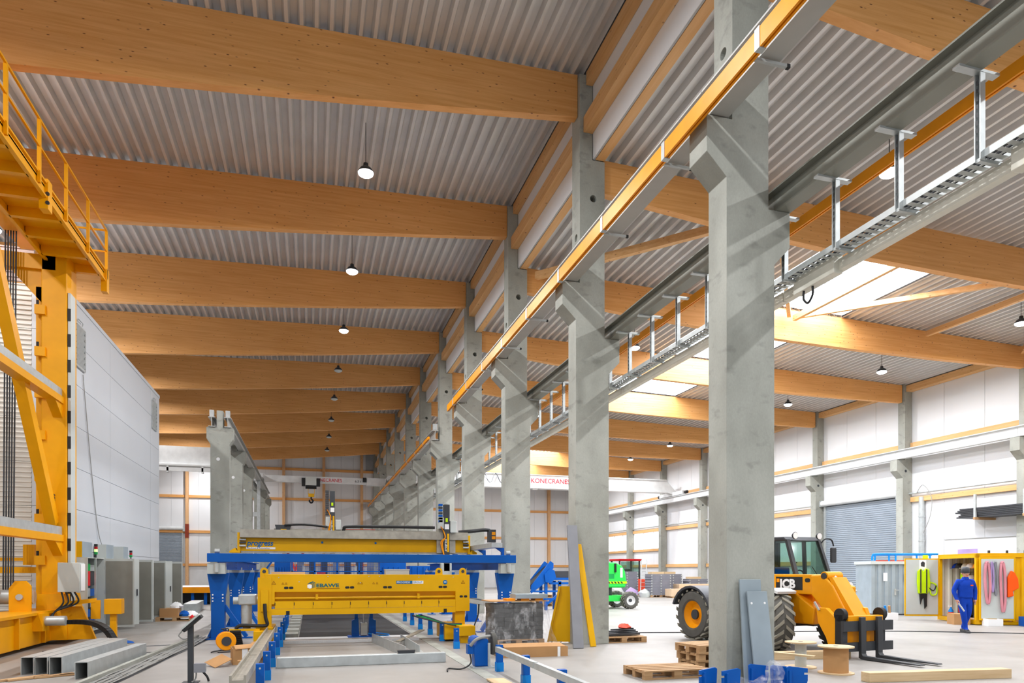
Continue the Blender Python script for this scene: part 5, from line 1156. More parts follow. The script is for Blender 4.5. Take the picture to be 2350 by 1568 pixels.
# slings on the right door
for k, (x, m, z0, w, lab) in enumerate(((.28, 'pink', .75, .12, 'long pink lifting sling leftmost on the right container door'), (.42, 'violet', 1.1, .06, 'thin violet sling next to the pink sling'), (.52, 'plank_g', 1.0, .06, 'grey brown sling in the middle of the right door'), (.74, 'pink', .5, .11, 'longest pink sling nearer the orange jacket'))):
    t = put('lifting_sling', lab, 'sling', x, -.13, 0, 'slings on the right container door'); obj('webbing', MB().tube(fillet([(-w / 2, -.02, 2.0), (-w * .8, -.03, 1.5), (-w * .3, -.03, z0 + .05), (w * .2, -.03, z0), (w * .5, -.03, z0 + .4), (w * .4, -.03, 1.6), (0, -.02, 2.02), (-w / 2, -.02, 2.0)], 5), .04 if w > .1 else .025, 6), M[m], t, True)
    obj('hook_peg', MB().cyl((0, 0, 2.03), (0, -.08, 2.03), .012, n=6), M['galv'], t)
t = put('work_jacket', 'bright orange jacket hanging at the right edge of the container door', 'jacket', .98, -.125, 1.35); obj('jacket_body', MB().prism([(-.12, -.45), (.05, -.4), (.02, -.25), (.2, -.15), (.18, .15), (.08, .35), (-.02, .42), (-.12, .2)], 'y', -.1, 0), M['hivis'], t, bevel=.03)
# inside the container
t = put('tool_chest', 'red tool chest with white drawer label inside the container', 'tool chest', .75, 1.7, .16)
obj('carcass', MB().box(-.25, .25, -.38, .38, .08, 1.1), M['dark'], t)
for k in range(5): dr = obj('drawer', MB().box(-.275, -.251, -.28, .3, .14 + k * .19, .31 + k * .19), M['red'], t); obj('drawer_grip', MB().box(-.285, -.276, -.2, .22, .285 + k * .19, .3 + k * .19), M['whitep' if k == 3 else 'dark'], dr)
for x in (-.2, .2):
    for y in (-.3, .3): obj('castor', MB().cyl((x, y - .02, .04), (x, y + .02, .04), .04, n=10), M['black'], t)
t = put('paper_roll', 'white paper roll standing on the red tool chest', 'paper roll', .7, 1.72, 1.262); obj('roll', MB().cyl((0, 0, 0), (0, 0, .34), .19, n=20), M['whitep'], t, True); obj('core', MB().cyl((0, 0, .341), (0, 0, .345), .05, n=12), M['card'], t)
t = put('tool_chest', 'dark tool cabinet with red drawer behind the worker', 'tool chest', .8, .85, .16); obj('carcass', MB().box(-.25, .25, -.35, .35, 0, .8), M['dark'], t)
for k in range(3): obj('drawer', MB().box(-.27, -.251, -.3, .3, .1 + k * .22, .3 + k * .22), M['red' if k == 2 else 'black'], t)
for k, (y, m, lab) in enumerate(((2.15, 'denim', 'dark blue safety helmet hanging first inside the container'), (1.95, 'black', 'black safety helmet hanging second inside the container'), (1.55, 'cream', 'cream safety helmet hanging third inside the container'), (1.25, 'whitep', 'white safety helmet hanging fourth inside the container'), (.85, 'orange', 'orange safety helmet hanging nearest the right door'))):
    t = put('safety_helmet', lab, 'helmet', .5, y, 1.85, 'helmets in the container'); obj('shell', MB().lathe([(.15, 0), (.145, .06), (.11, .13), (.05, .17), (.001, .18)], (0, 0, 0), n=18), M[m], t, True); obj('brim', MB().lathe([(.145, 0), (.19, -.005), (.19, .008), (.145, .012)], (-.02, 0, 0), n=18), M[m], t, True); obj('hanging_cord', MB().cyl((0, 0, .18), (0, 0, .32), .006, n=5), M['dark'], t)
t = put('hanging_vest', 'lime vest hanging beneath the blue helmet in the container', 'vest', .6, 1.95, 1.3); obj('vest_body', MB().box(-.04, .04, -.12, .12, -.1, .4), M['lime'], t, bevel=.03); obj('peg', MB().box(-.02, .4, -.02, .02, .4, .43), M['galv'], t)
t = put('carton', 'cardboard carton on the shelf behind the paper roll', 'carton', .9, 1.3, 1.28); obj('carton_box', MB().box(-.2, .2, -.3, .3, 0, .2), M['card'], t); obj('paper_sheet', MB().box(-.15, .2, -.2, .25, .201, .24), M['whitep'], t)
t = put('wall_shelf', 'shelf board carrying the carton inside the container', 'shelf', .9, 1.25, 1.24); obj('shelf_board', MB().box(-.3, .68, -.6, .5, 0, .035), M['pallet'], t)
t = put('yellow_case', 'yellow upright tool case behind the worker', 'case', 1.2, .75, 1.2); obj('case_body', MB().box(-.1, .1, -.14, .14, 0, .75), M['jyel'], t, bevel=.02); obj('case_handle', MB().tube([(0, -.08, .75), (0, -.08, .82), (0, .08, .82), (0, .08, .75)], .015, 6), M['black'], t)
t = put('spray_bottle', 'blue spray bottle with red label at the container sill', 'bottle', .2, 1.95, .165); obj('bottle_body', MB().lathe([(.07, 0), (.08, .03), (.08, .2), (.03, .28), (.025, .32)], (0, 0, 0), n=14), M['bluelight'], t, True); obj('trigger', MB().box(-.08, .03, -.02, .02, .32, .38), M['whitep'], t); obj('label_band', MB().lathe([(.082, .06), (.082, .15)], (0, 0, 0), n=14), M['redw'], t)
for k, (x, y, z, sx, sy, sz, m, lab, nm) in enumerate(((-.62, .1, 0, .5, .45, .34, 'card', 'small cardboard box on the floor by the right container door', 'cardboard_box'), (.15, -.4, 0, .45, .35, .22, 'whitep', 'white plastic box under the slings', 'plastic_box'), (1.2, -.65, 0, .7, .5, .3, 'blue', 'blue plastic crate at the right edge by the container', 'plastic_crate'), (-1.9, 2.2, 0, .45, .4, .25, 'whitep', 'white box of papers below the vest door', 'paper_box'))):
    t = put(nm, lab, 'box', x, y, z)
    obj('box_wall', MB().box(0, .02, 0, sy, 0, sz), M[m], t); obj('box_wall', MB().box(sx - .02, sx, 0, sy, 0, sz), M[m], t); obj('box_wall', MB().box(.02, sx - .02, 0, .02, 0, sz), M[m], t); obj('box_wall', MB().box(.02, sx - .02, sy - .02, sy, 0, sz), M[m], t); obj('box_base', MB().box(.02, sx - .02, .02, sy - .02, 0, .02), M[m], t)
    if k == 0: obj('box_lid', MB().box(-.005, sx + .005, -.005, sy + .005, sz, sz + .012), M['card'], t)
    if k == 3:
        for q in range(2): obj('paper_roll', MB().cyl((.15 + .1 * q, .2, .05), (.05 + .15 * q, .15, .5), .04, n=10), M['bluelight' if q == 0 else 'card'], t, True)
    if k == 2: obj('green_bottle', MB().lathe([(.06, .0), (.06, .25), (.02, .35), (.02, .5)], (.3, .2, .021), n=12), M['greenw'], t, True)
# grey container
gc = thing('steel_container', 'grey corrugated steel store with a door handle and two notices', 'container', (21.44, 22.66, 0), th)
pr = []; x = 0
for k in range(9): pr += [(x, 0), (x + .13, 0), (x + .16, .05), (x + .23, .05)]; x += .26
pr += [(x, 0), (x, 1.6), (0, 1.6)]
obj('corrugated_shell', MB().prism(pr, 'z', 0.06, 2.02), M['slate'], gc); obj('roof_frame', MB().box(-.05, x + .05, -.06, 1.65, 2.02, 2.14), M['cab'], gc); obj('base_frame', MB().box(0, x, 0, 1.6, 0, .06), M['dark'], gc)
obj('notice', MB().box(.45, .6, -.006, -.001, 1.35, 1.68), M['whitep'], gc); obj('notice', MB().box(1.24, 1.42, -.006, -.001, 1.35, 1.68), M['whitep'], gc)
dh = obj('door_handle', MB().box(.88, 1.02, -.05, -.03, .98, 1.01), M['galv'], gc); obj('handle_plate', MB().box(.86, .92, -.03, -.001, .8, 1.05), M['galv'], dh)
t = thing('tube_frame', 'bright blue tubular frame lying on the grey store', 'frame', (21.44, 22.66, 2.14), th)
obj('tube_rail', MB().tube(fillet([(.1, .2, .03), (.12, .2, .22), (.25, .2, .28), (1.2, .2, .28), (2.6, .2, .28)], 4), .04, 8), M['bluelight'], t, True); obj('tube_rail', MB().tube(fillet([(.4, .7, .03), (.42, .7, .22), (.5, .7, .27), (2.6, .7, .27)], 4), .04, 8), M['bluelight'], t, True)
for x in (.75, 1.0, 1.8, 2.3): obj('tube_post', MB().cyl((x, .2, 0), (x, .2, .28), .035, n=8), M['bluelight'], t, True)
obj('yellow_sign', MB().box(2.0, 2.2, .14, .15, .08, .24), M['lime'], t)
for k in range(2): o = obj('red_bar', MB().box(.4, 2.0, .35 + .2 * k, .4 + .2 * k, 0, .04), M['redw']); o.location = (21.44, 22.66, 2.14); o.rotation_euler = (0, 0, th); tag(o, ['red steel bar lying on the grey store in front', 'red steel bar lying on the grey store behind'][k], 'bar')
# dark tarpaulin stack on brackets at the wall
t = thing('rack_bracket', 'wall bracket rack carrying dark rubber mats at the right edge', 'rack', (28.1, 23.0, 4.1))
for y in (-1.6, .6): obj('bracket_arm', MB().box(-.3, .88, y - .05, y + .05, -.1, 0), M['pallet'], t); obj('bracket_post', MB().box(-.28, -.2, y - .05, y + .05, 0, 1.0), M['galv'], t)
for k in range(6):
    o = obj('rubber_mat', MB().box(27.95 - .02 * k, 28.85, 20.5, 24.6 - .12 * (k % 3), 4.101 + k * .07, 4.165 + k * .07), M['dark']); tag(o, 'dark rubber mat on the wall rack, %s from the bottom' % ['first', 'second', 'third', 'fourth', 'fifth', 'top'][k], 'mat', 'mats on the wall rack')
t = thing('notice_board', 'white board with printed sheet behind the containers', 'board', (28.76, 24.6, 0)); obj('board_face', MB().box(-.04, .04, -8, 1.3, 1.2, 3.2), M['whitep'], t); obj('board_edge', MB().box(-.06, -.04, -8, 1.3, 3.2, 3.24), M['hose'], t); obj('blue_print', MB().box(-.047, -.041, -.4, .6, 2.2, 2.75), M['violet'], t)
t = thing('drain_pipe', 'zinc down pipe beside the wall column near the shutter', 'pipe', (28.85, 27.3, 0)); obj('pipe', MB().cyl((0, 0, 0), (0, 0, 5.4), .13, n=16), M['galv'], t, True)
for k in range(4): obj('pipe_clip', MB().lathe([(.13, 0), (.15, 0), (.15, .05), (.13, .05)], (0, 0, .8 + k * 1.2), n=16), M['galv'], t, True)
for k, (y, lab) in enumerate(((26.6, 'looped cable hanging from the wall pipe beside the shutter'), (21.0, 'looped cable hanging from the wall pipe near the right edge'))):
    o = obj('loose_cable', MB().tube(fillet([(28.75, y + .9, 5.6), (28.72, y + .5, 5.95), (28.7, y, 5.3), (28.72, y + .1, 4.4), (28.72, y + .5, 3.6)]), .016, 6), M['hose'], None, True); tag(o, lab, 'cable')
# ---------------------------------------------------------------- worker
def person():
    H = {}
    J = [('pelvis', (0, 0, .95), .155), ('waist', (0, 0, 1.12), .15), ('chest', (0, .0, 1.34), .185), ('neckb', (0, 0, 1.5), .10), ('neck', (0, -.01, 1.56), .06), ('chin', (0, -.035, 1.62), .075), ('head', (0, -.02, 1.70), .098), ('crown', (0, -.01, 1.78), .07),
         ('shR', (-.2, 0, 1.45), .085), ('elR', (-.3, .03, 1.18), .07), ('wrR', (-.29, -.1, .96), .045), ('shL', (.2, 0, 1.45), .085), ('elL', (.3, .06, 1.19), .07), ('wrL', (.27, .0, .97), .05),
         ('hipR', (-.1, 0, .88), .12), ('knR', (-.09, -.1, .5), .085), ('anR', (-.06, -.13, .1), .06), ('toR', (-.06, -.28, .05), .045),
         ('hipL', (.1, 0, .88), .12), ('knL', (.09, .02, .5), .085), ('anL', (.05, .2, .13), .06), ('toL', (.05, .1, .045), .045)]
    E_ = [('pelvis', 'waist'), ('waist', 'chest'), ('chest', 'neckb'), ('neckb', 'neck'), ('neck', 'chin'), ('chin', 'head'), ('head', 'crown'), ('chest', 'shR'), ('shR', 'elR'), ('elR', 'wrR'), ('chest', 'shL'), ('shL', 'elL'), ('elL', 'wrL'), ('pelvis', 'hipR'), ('hipR', 'knR'), ('knR', 'anR'), ('anR', 'toR'), ('pelvis', 'hipL'), ('hipL', 'knL'), ('knL', 'anL'), ('anL', 'toL')]
    # hands with five fingers
    for s, w in ((-1, 'wrR'), (1, 'wrL')):
        bx, by, bz = (-.285, -.13, .9) if s < 0 else (.265, -.02, .9)
        J.append((w + 'p', (bx, by, bz), .036)); E_.append((w, w + 'p'))
        for k in range(4):
            fx = bx + (k - 1.5) * .004; fy = by - .03 + k * .02; ln = (.07, .08, .075, .06)[k]
            J.append((w + 'f%d' % k, (fx, fy, bz - .04), .011)); J.append((w + 'g%d' % k, (fx - s * .012, fy - .008, bz - .04 - ln), .009))
            E_.append((w + 'p', w + 'f%d' % k)); E_.append((w + 'f%d' % k, w + 'g%d' % k))
        J.append((w + 't', (bx - s * .02, by - .05, bz - .01), .012)); J.append((w + 'u', (bx - s * .025, by - .065, bz - .055), .01)); E_ += [(w + 'p', w + 't'), (w + 't', w + 'u')]
    ix = {j[0]: i for i, j in enumerate(J)}
    me = bpy.data.meshes.new('body'); me.from_pydata([j[1] for j in J], [(ix[a], ix[b]) for a, b in E_], [])
    o = bpy.data.objects.new('body', me); COL.objects.link(o)
    o.modifiers.new('skin', 'SKIN'); sb = o.modifiers.new('sub', 'SUBSURF'); sb.levels = 2; sb.render_levels = 2
    for i, j in enumerate(J):
        sv = me.skin_vertices[0].data[i]; r = j[2]
        flat = .72 if j[0] in ('chest', 'waist', 'pelvis') else 1.0
        sv.radius = (r, r * flat) if flat == 1 else (r, r * .7); sv.use_root = (j[0] == 'pelvis')
    bpy.context.view_layer.update()
    m2 = bpy.data.meshes.new_from_object(o.evaluated_get(bpy.context.evaluated_depsgraph_get())); bpy.data.objects.remove(o, do_unlink=True)
    for m in ('denim', 'skin', 'dark'): m2.materials.append(M[m])
    for p in m2.polygons:
        c = p.center; p.use_smooth = True
        hand = abs(c.x) > .2 and c.z < .93 and c.z > .7
        p.material_index = 1 if (c.z > 1.58 or hand) else (2 if c.z < .1 else 0)
    return m2
pm_ = person()
pt = thing('person', 'person in blue work clothes and grey knit cap walking towards the forks', 'person', (17.92, 15.49, 0), rad(-20))
b = obj('body', pm_, None, pt)
obj('knit_cap', MB().lathe([(.108, 1.70), (.116, 1.72), (.116, 1.76), (.108, 1.81), (.08, 1.855), (.04, 1.875), (.001, 1.88)], (0, -.012, 0), n=20), M['dark'], pt, True)
obj('collar', MB().lathe([(.10, 1.50), (.088, 1.56), (.078, 1.575), (.07, 1.56)], (0, -.005, 0), n=16), M['denim'], pt, True)
jh = obj('jacket', MB().lathe([(.165, .98), (.2, 1.0), (.205, 1.08), (.2, 1.2), (.215, 1.32), (.2, 1.42), (.13, 1.5), (.09, 1.53)], (0, 0, 0), n=22), M['denim'], pt, True); jh.scale = (1.0, .74, 1)
obj('chest_badge', MB().box(.06, .13, -.168, -.16, 1.33, 1.36), M['hivis'], pt)
for s in (-1, 1): obj('eye', MB().lathe([(.001, -.012), (.01, -.006), (.012, 0), (.01, .006), (.001, .012)], (s * .032, -.108, 1.685), 'y', 10), M['whitep'], pt, True)
obj('nose', MB().prism([(-.012, 1.645), (.012, 1.645), (.005, 1.69), (-.005, 1.69)], 'y', -.135, -.105), M['skin'], pt, bevel=.004)
obj('mouth', MB().box(-.024, .024, -.112, -.104, 1.617, 1.625), M['redw'], pt)
obj('glasses', MB().tube([(-.075, -.07, 1.69), (-.06, -.118, 1.69), (0, -.125, 1.692), (.06, -.118, 1.69), (.075, -.07, 1.69)], .006, 6), M['black'], pt, True)
for s in (-1, 1): obj('ear', MB().lathe([(.001, -.03), (.02, -.015), (.022, .01), (.001, .03)], (s * .095, -.01, 1.68), 'z', 10), M['skin'], pt, True)
for x, y in ((-.06, -.21), (.05, .14)): obj('shoe', MB().prism([(-.13, 0), (.12, 0), (.12, .09), (.02, .1), (-.08, .07), (-.13, .04)], 'x', x - .05, x + .05), M['dark'], pt, bevel=.02).location = (0, y + .02, 0)
o = obj('hand_tool', MB().bar((-.27, -.17, .84), (-.2, -.32, .62), .03, .03), M['galv']); o.location = (17.92, 15.49, 0); o.rotation_euler = (0, 0, rad(-20)); tag(o, 'short steel tool held in the hand of the walking worker', 'tool')

# ---------------------------------------------------------------- leaning panels and planks
def lean(name, label, cat, x0, x1, y_foot, y_top, z1, th_, mat, tilt=0, holes=False):
    t = thing(name, label, cat, (x0, y_foot, 0)); w = x1 - x0; a = math.atan2(y_top - y_foot, z1)
    e = obj('sheet', MB().prism([(0, 0), (w, 0), (w + tilt, math.hypot(z1, y_top - y_foot)), (tilt, math.hypot(z1, y_top - y_foot))], 'y', -th_, 0), mat, t, bevel=.004); e.rotation_euler = (-a, 0, 0)
    if holes:
        L_ = math.hypot(z1, y_top - y_foot) - .18
        for dx in (.06, w - .06): h = obj('hole', MB().cyl((dx + tilt * .9, -th_ - .003, L_), (dx + tilt * .9, -th_, L_), .018, n=12), M['whitep'], t); h.rotation_euler = (-a, 0, 0)
    return t
lean('leaning_sheet', 'taller slate grey steel panel leaning on the nearest column', 'panel', 6.26, 6.63, 9.09, 9.22, 1.62, .03, M['slate'], -.01, False)
lean('leaning_sheet', 'shorter slate grey steel panel with two holes leaning in front', 'panel', 6.38, 6.73, 8.98, 9.15, 1.44, .03, M['slate'], -.05, True)
t = lean('grey_plank', 'tall grey steel plank leaning on the second column', 'plank', 5.7, 5.95, 14.7, 15.45, 2.82, .05, M['plank_g'], .13); t.location.x = 5.68
lean('yellow_plank', 'narrow yellow plank leaning crooked on the second column', 'plank', 6.2, 6.34, 14.95, 15.46, 2.38, .05, M['yel'], -.17)
t = thing('sign_panel', 'yellow folded sheet panel standing behind the grey plank', 'panel', (5.55, 16.1, 0), rad(-20)); obj('sheet_face', MB().prism([(0, .03), (.62, .03), (.62, 1.38), (.28, 1.38)], 'y', -.02, 0), M['yel'], t); obj('sheet_edge', MB().prism([(0, .03), (.05, .03), (.33, 1.38), (.28, 1.38)], 'y', -.09, -.02), M['yel'], t); obj('wire_foot', MB().tube(fillet([(.1, -.05, .04), (.15, -.1, .012), (.3, -.1, .012), (.35, -.05, .04)]), .012, 6), M['galv'], t)
# film-wrapped pallet of blocks
pallet('pallet beneath the film-wrapped grey blocks', (4.72, 16.15, 0), 0, None, 1.25, .9)
k = 0
for zl_ in range(8):
    for ix_ in range(5):
        b_ = obj('paving_block', MB().box(0, .235, 0, .84, 0, .1), M['stone']); b_.location = (4.12 + ix_ * .242 + random.uniform(-.008, .008), 15.73 + random.uniform(-.02, .02), .146 + zl_ * .104)
        tag(b_, 'grey block under clear film, %s layer up, %s from the left' % (['first', 'second', 'third', 'fourth', 'fifth', 'sixth', 'seventh', 'top'][zl_], ['first', 'second', 'third', 'fourth', 'fifth'][ix_]), 'block', 'blocks on the wrapped pallet')
fm = MB(); nn = 20; lev = 7
ring = []
for j in range(lev):
    z = .06 + j * .16; fl = .26 * (1 - j / (lev - 1)) ** 1.3 + .04
    for i in range(nn):
        t_ = 2 * PI * i / nn; ex = .64 + fl + .03 * math.sin(5 * t_ + j); ey = .47 + fl * .6 + .03 * math.cos(4 * t_ + 2 * j)
        cxx = max(-1, min(1, 1.35 * math.cos(t_))); cyy = max(-1, min(1, 1.35 * math.sin(t_))); ring.append((4.72 + ex * cxx, 16.15 + ey * cyy, z))
fm.add(ring, [(j * nn + i, j * nn + (i + 1) % nn, (j + 1) * nn + (i + 1) % nn, (j + 1) * nn + i) for j in range(lev - 1) for i in range(nn)])
o = obj('plastic_film', fm, M['film'], None, True); tag(o, 'clear plastic film draped around the pallet of grey blocks', 'film')
o = obj('cardboard_sheet', MB().box(4.02, 5.42, 15.68, 16.6, 1.03, 1.05), M['card']); tag(o, 'cardboard sheet covering the wrapped blocks', 'sheet')
t = thing('metal_plate', 'grey metal plate with holes on top of the wrapped pallet', 'plate', (4.95, 15.95, 1.05)); obj('plate', MB().box(-.3, .5, -.2, .3, .05, .15), M['slate'], t)
for q in range(3): obj('spacer', MB().box(-.5 + q * .35, -.3 + q * .35, -.15, .2, 0, .05), M['orange'], t)
# cardboard carton in front
t = thing('long_carton', 'long open cardboard carton in front of the wrapped pallet', 'carton', (4.38, 13.75, 0), rad(-2))
obj('carton_side', MB().box(-.72, .72, -.26, -.25, 0, .2), M['card'], t); obj('carton_side', MB().box(-.72, .72, .25, .26, 0, .2), M['card'], t)
for s in (-1, 1): obj('carton_end', MB().box(s * .72 - .006, s * .72 + .006, -.25, .25, 0, .2), M['card'], t)
obj('carton_base', MB().box(-.71, .71, -.25, .25, 0, .01), M['card'], t); obj('carton_flap', MB().ob((0.05, .03, .215), (1.3, .46, .01), (rad(4), 0, 0)), M['card'], t)
obj('tape', MB().box(.5, .56, -.266, -.261, 0, .2), M['whitep'], t)
# pallets
pallet('flat weathered pallet on the floor left of the nearest column', (5.74, 10.52, 0), 0)
p2 = pallet('pallet carrying black perforated strips behind the second column', (7.35, 15.95, 0), 0)
for k in range(4):
    o = obj('slotted_strip', MB().bar((6.95 + .1 * k, 15.8 + .1 * k, .18 + .03 * k), (7.85, 15.75 + .12 * k, .2 + .03 * k), .09, .05), M['dark']); tag(o, 'black slotted plastic strip on the small pallet, %s from the front' % ['first', 'second', 'third', 'fourth'][k], 'strip', 'strips on the small pallet')
o = obj('orange_bundle', crumple(MB().lathe([(.02, .12), (.1, .1), (.17, .04), (.12, 0)], (0, 0, 0), n=11), .03), M['redw'], None, True); o.location = (7.5, 15.9, .32); tag(o, 'crumpled orange bundle on the black strips', 'bundle')
for k in range(3): pallet('broken pallet behind the nearest column, %s in its pile' % ['bottom', 'middle', 'top'][k], (7.05 - .03 * k, 11.25, k * .146), rad(4 * k), 'pile of pallets behind the nearest column', .95, .7)
# cable spools
def spool(label, loc, r, h, rc, m):
    t = thing('cable_spool', label, 'spool', loc)
    obj('lower_flange', MB().cyl((0, 0, 0), (0, 0, .022), r, n=32), M['plank'], t, True); obj('upper_flange', MB().cyl((0, 0, h - .022), (0, 0, h), r, n=32), M['plank'], t, True); obj('drum', MB().cyl((0, 0, .022), (0, 0, h - .022), rc, n=28), M[m], t, True)
    obj('centre_hole', MB().cyl((0, 0, h), (0, 0, h + .002), .04, n=14), M['dark'], t)
spool('wooden cable spool standing nearer the forks', (8.64, 9.92, 0), .29, .47, .2, 'card'); spool('narrower pale spool behind the wooden cable spool', (8.55, 10.7, 0), .27, .47, .1, 'cab')
o = obj('squared_timber', MB().box(-1.3, 1.3, -.1, .1, 0, .15), M['plank'], None, bevel=.006); o.location = (9.72, 8.9, 0); o.rotation_euler = (0, 0, rad(-6)); tag(o, 'squared timber lying on the floor at the front right', 'timber')
o = obj('squared_timber', MB().box(-1.4, 1.4, -.08, .08, 0, .16), M['plank'], None, bevel=.006); o.location = (9.0, 11.75, 0); o.rotation_euler = (0, 0, rad(-7)); tag(o, 'squared timber lying behind the spools under the forks', 'timber')
o = obj('loose_board', MB().bar((7.45, 10.9, .34), (8.2, 9.9, .3), .12, .03), M['plank']); tag(o, 'pale board resting between the pallet pile and the spool', 'board')
# blue clamps bundle at the bottom edge
t0 = None
for k, (x, y, rz, lab) in enumerate(((5.35, 8.6, 8, 'blue steel bracket at the left of the film bundle'), (5.6, 8.42, 4, 'blue steel bracket second in the film bundle'), (6.25, 8.75, -10, 'blue steel bracket upright in the middle of the film bundle'), (6.48, 8.55, -14, 'blue steel bracket fourth in the film bundle'), (6.62, 8.38, -16, 'blue steel bracket at the right of the film bundle'))):
    t = thing('steel_bracket', lab, 'bracket', (x, y, 0), rad(rz), 'blue brackets by the nearest column')
    s = -1 if k < 2 else 1
    obj('bracket_plate', MB().prism([(-.12 * s, .0), (.1 * s, .0), (.16 * s, .2), (.16 * s, .28), (.11 * s, .28), (.11 * s, .31), (.16 * s, .31), (.16 * s, .37), (-.1 * s, .4), (-.14 * s, .38)], 'y', -.015, .015), M['blue'], t)
    obj('bracket_rib', MB().box(-.11, -.08, -.05, -.015, .02, .34), M['blue'], t); obj('bracket_foot', MB().bar((-s * .1, 0, .02), (-s * .5, 0, .02), .1, .03), M['blue'], t)
fw = MB()
for i in range(8):
    for j in range(5): fw.v.append((5.45 + i * .14, 8.3 + j * .1, .18 + .05 * math.sin(i * 1.7 + j) + .03 * math.cos(3 * j + i)))
fw.f += [(i * 5 + j, i * 5 + j + 1, (i + 1) * 5 + j + 1, (i + 1) * 5 + j) for i in range(7) for j in range(4)]
o = obj('plastic_film', fw, M['film'], None, True); tag(o, 'crumpled clear film over the blue brackets', 'film')
o = obj('film_bag', crumple(MB().lathe([(.03, .26), (.1, .2), (.13, .1), (.1, 0)], (6.3, 8.45, .22), n=11), .03), M['film'], None, True); tag(o, 'upright crumpled film bag among the blue brackets', 'film')

# ---------------------------------------------------------------- drive motor on the right rail
t = thing('drive_motor', 'blue geared drive motor beside the right guide rail', 'motor', (2.98, 12.4, 0))
obj('motor_foot', MB().box(-.18, .22, -.25, .25, 0, .02), M['galv'], t); obj('gear_case', MB().prism([(-.12, .02), (.14, .02), (.17, .3), (.12, .52), (-.06, .52), (-.14, .36)], 'y', -.12, .14), M['blue'], t, bevel=.02)
obj('motor_body', MB().cyl((0, .14, .42), (0, .5, .42), .12, n=18), M['blue'], t, True); obj('friction_wheel', MB().lathe([(.001, -.04), (.2, -.04), (.21, 0), (.2, .04), (.001, .04)], (.24, 0, .42), 'x', 22), M['rubber'], t, True)
obj('terminal_box', MB().box(-.25, -.14, -.1, .05, .25, .42), M['blue'], t); obj('spring_rod', MB().cyl((.12, -.2, .04), (.12, -.2, .45), .025, n=10), M['galv'], t, True)
obj('grey_hose', MB().tube(fillet([(-.2, -.1, .4), (-.1, -.15, .52), (.1, -.1, .56), (.22, 0, .55)]), .03, 8), M['hose'], t, True)
obj('black_cable', MB().tube(fillet([(-.2, -.05, .25), (-.22, -.2, .1), (-.4, -.3, .02), (-.62, -.2, .02), (-.7, -.5, .015)]), .014, 6), M['black'], t, True)
# floor terminal
t = thing('control_terminal', 'dark control terminal post with sloped panel and red button', 'terminal', (-1.8, 11.9, 0))
obj('foot_plate', MB().box(-.12, .12, -.12, .12, 0, .012), M['dark'], t); obj('post', MB().box(-.04, .04, -.04, .04, .012, .9), M['dark'], t)
hd = obj('panel_back', MB().ob((.03, 0, .93), (.34, .22, .05), (0, rad(-42), 0)), M['black'], t); obj('panel_face', MB().ob((.005, 0, .958), (.32, .2, .03), (0, rad(-42), 0)), M['cab'], hd); obj('stop_button', MB().cyl((.03, -.02, 1.02), (.005, -.02, 1.05), .03, n=14), M['red'], hd)
obj('socket_box', MB().box(.05, .22, -.06, .04, .16, .3), M['plank_g'], t); obj('socket_cable', MB().tube(fillet([(.18, 0, .16), (.24, 0, .08), (.26, 0, .01)]), .018, 6), M['black'], t, True); obj('socket_cable', MB().tube(fillet([(.08, 0, .16), (.07, 0, .06), (.02, -.05, .013)]), .012, 6), M['hose'], t, True)
obj('panel_cable', MB().tube(fillet([(-.12, 0, .82), (-.17, 0, .74), (-.1, 0, .68), (-.04, 0, .7)]), .01, 6), M['hose'], t, True)
# cable reel
t = thing('cable_reel', 'orange cable reel on a wire stand by the blue legs', 'reel', (-1.75, 16.2, 0), rad(12))
obj('reel_disc', MB().lathe([(.001, -.1), (.19, -.1), (.2, -.09), (.2, -.07), (.12, -.06), (.12, .06), (.2, .07), (.2, .09), (.19, .1), (.001, .1)], (0, 0, .24), 'y', 28), M['orange'], t, True)
obj('socket_plate', MB().cyl((0, -.115, .24), (0, -.1, .24), .1, n=20), M['dark'], t, True); obj('stand', MB().tube([(-.18, -.13, .012), (.18, -.13, .012), (.18, .13, .012), (.05, .13, .45), (-.05, .13, .47)], .012, 6), M['black'], t, True); obj('handle', MB().tube(fillet([(.05, .0, .45), (.04, 0, .5), (-.1, 0, .5)]), .014, 6), M['black'], t, True)
obj('cable_tail', MB().tube(fillet([(-.1, -.1, .06), (-.3, -.1, .015), (-.2, .15, .015), (.2, .2, .015), (.35, .05, .015)]), .01, 6), M['black'], t, True)
# cartons at the left rail
for k, (x, y, sx, sy, sz, rz, lab) in enumerate(((-1.22, 14.2, .42, .5, .3, 10, 'open cardboard box with dark inside by the left rail'), (-1.0, 14.75, .3, .5, .3, -8, 'taped cardboard box behind the open box'), (-1.2, 13.55, .13, .13, .12, 0, 'tiny cardboard box in front of the open box'))):
    t = thing('cardboard_box', lab, 'box', (x, y, 0), rad(rz), 'cartons by the left rail')
    for s in (-1, 1): obj('box_wall', MB().box(s * sx / 2 - .005, s * sx / 2 + .005, -sy / 2, sy / 2, 0, sz), M['card'], t); obj('box_wall', MB().box(-sx / 2, sx / 2, s * sy / 2 - .005, s * sy / 2 + .005, 0, sz), M['card'] , t)
    obj('box_base', MB().box(-sx / 2, sx / 2, -sy / 2, sy / 2, 0, .008), M['card'], t)
    if k < 2: obj('flap', MB().ob((sx * .1, -sy * .2, sz + .02), (sx * 1.0, .35, .008), (rad(7), rad(-3), 0)), M['card'], t); obj('tape', MB().box(-.05, .05, -sy / 2 - .008, -sy / 2 - .0055, 0, sz), M['whitep'], t)
    else: obj('box_lid', MB().box(-sx / 2, sx / 2, -sy / 2, sy / 2, sz, sz + .006), M['card'], t)
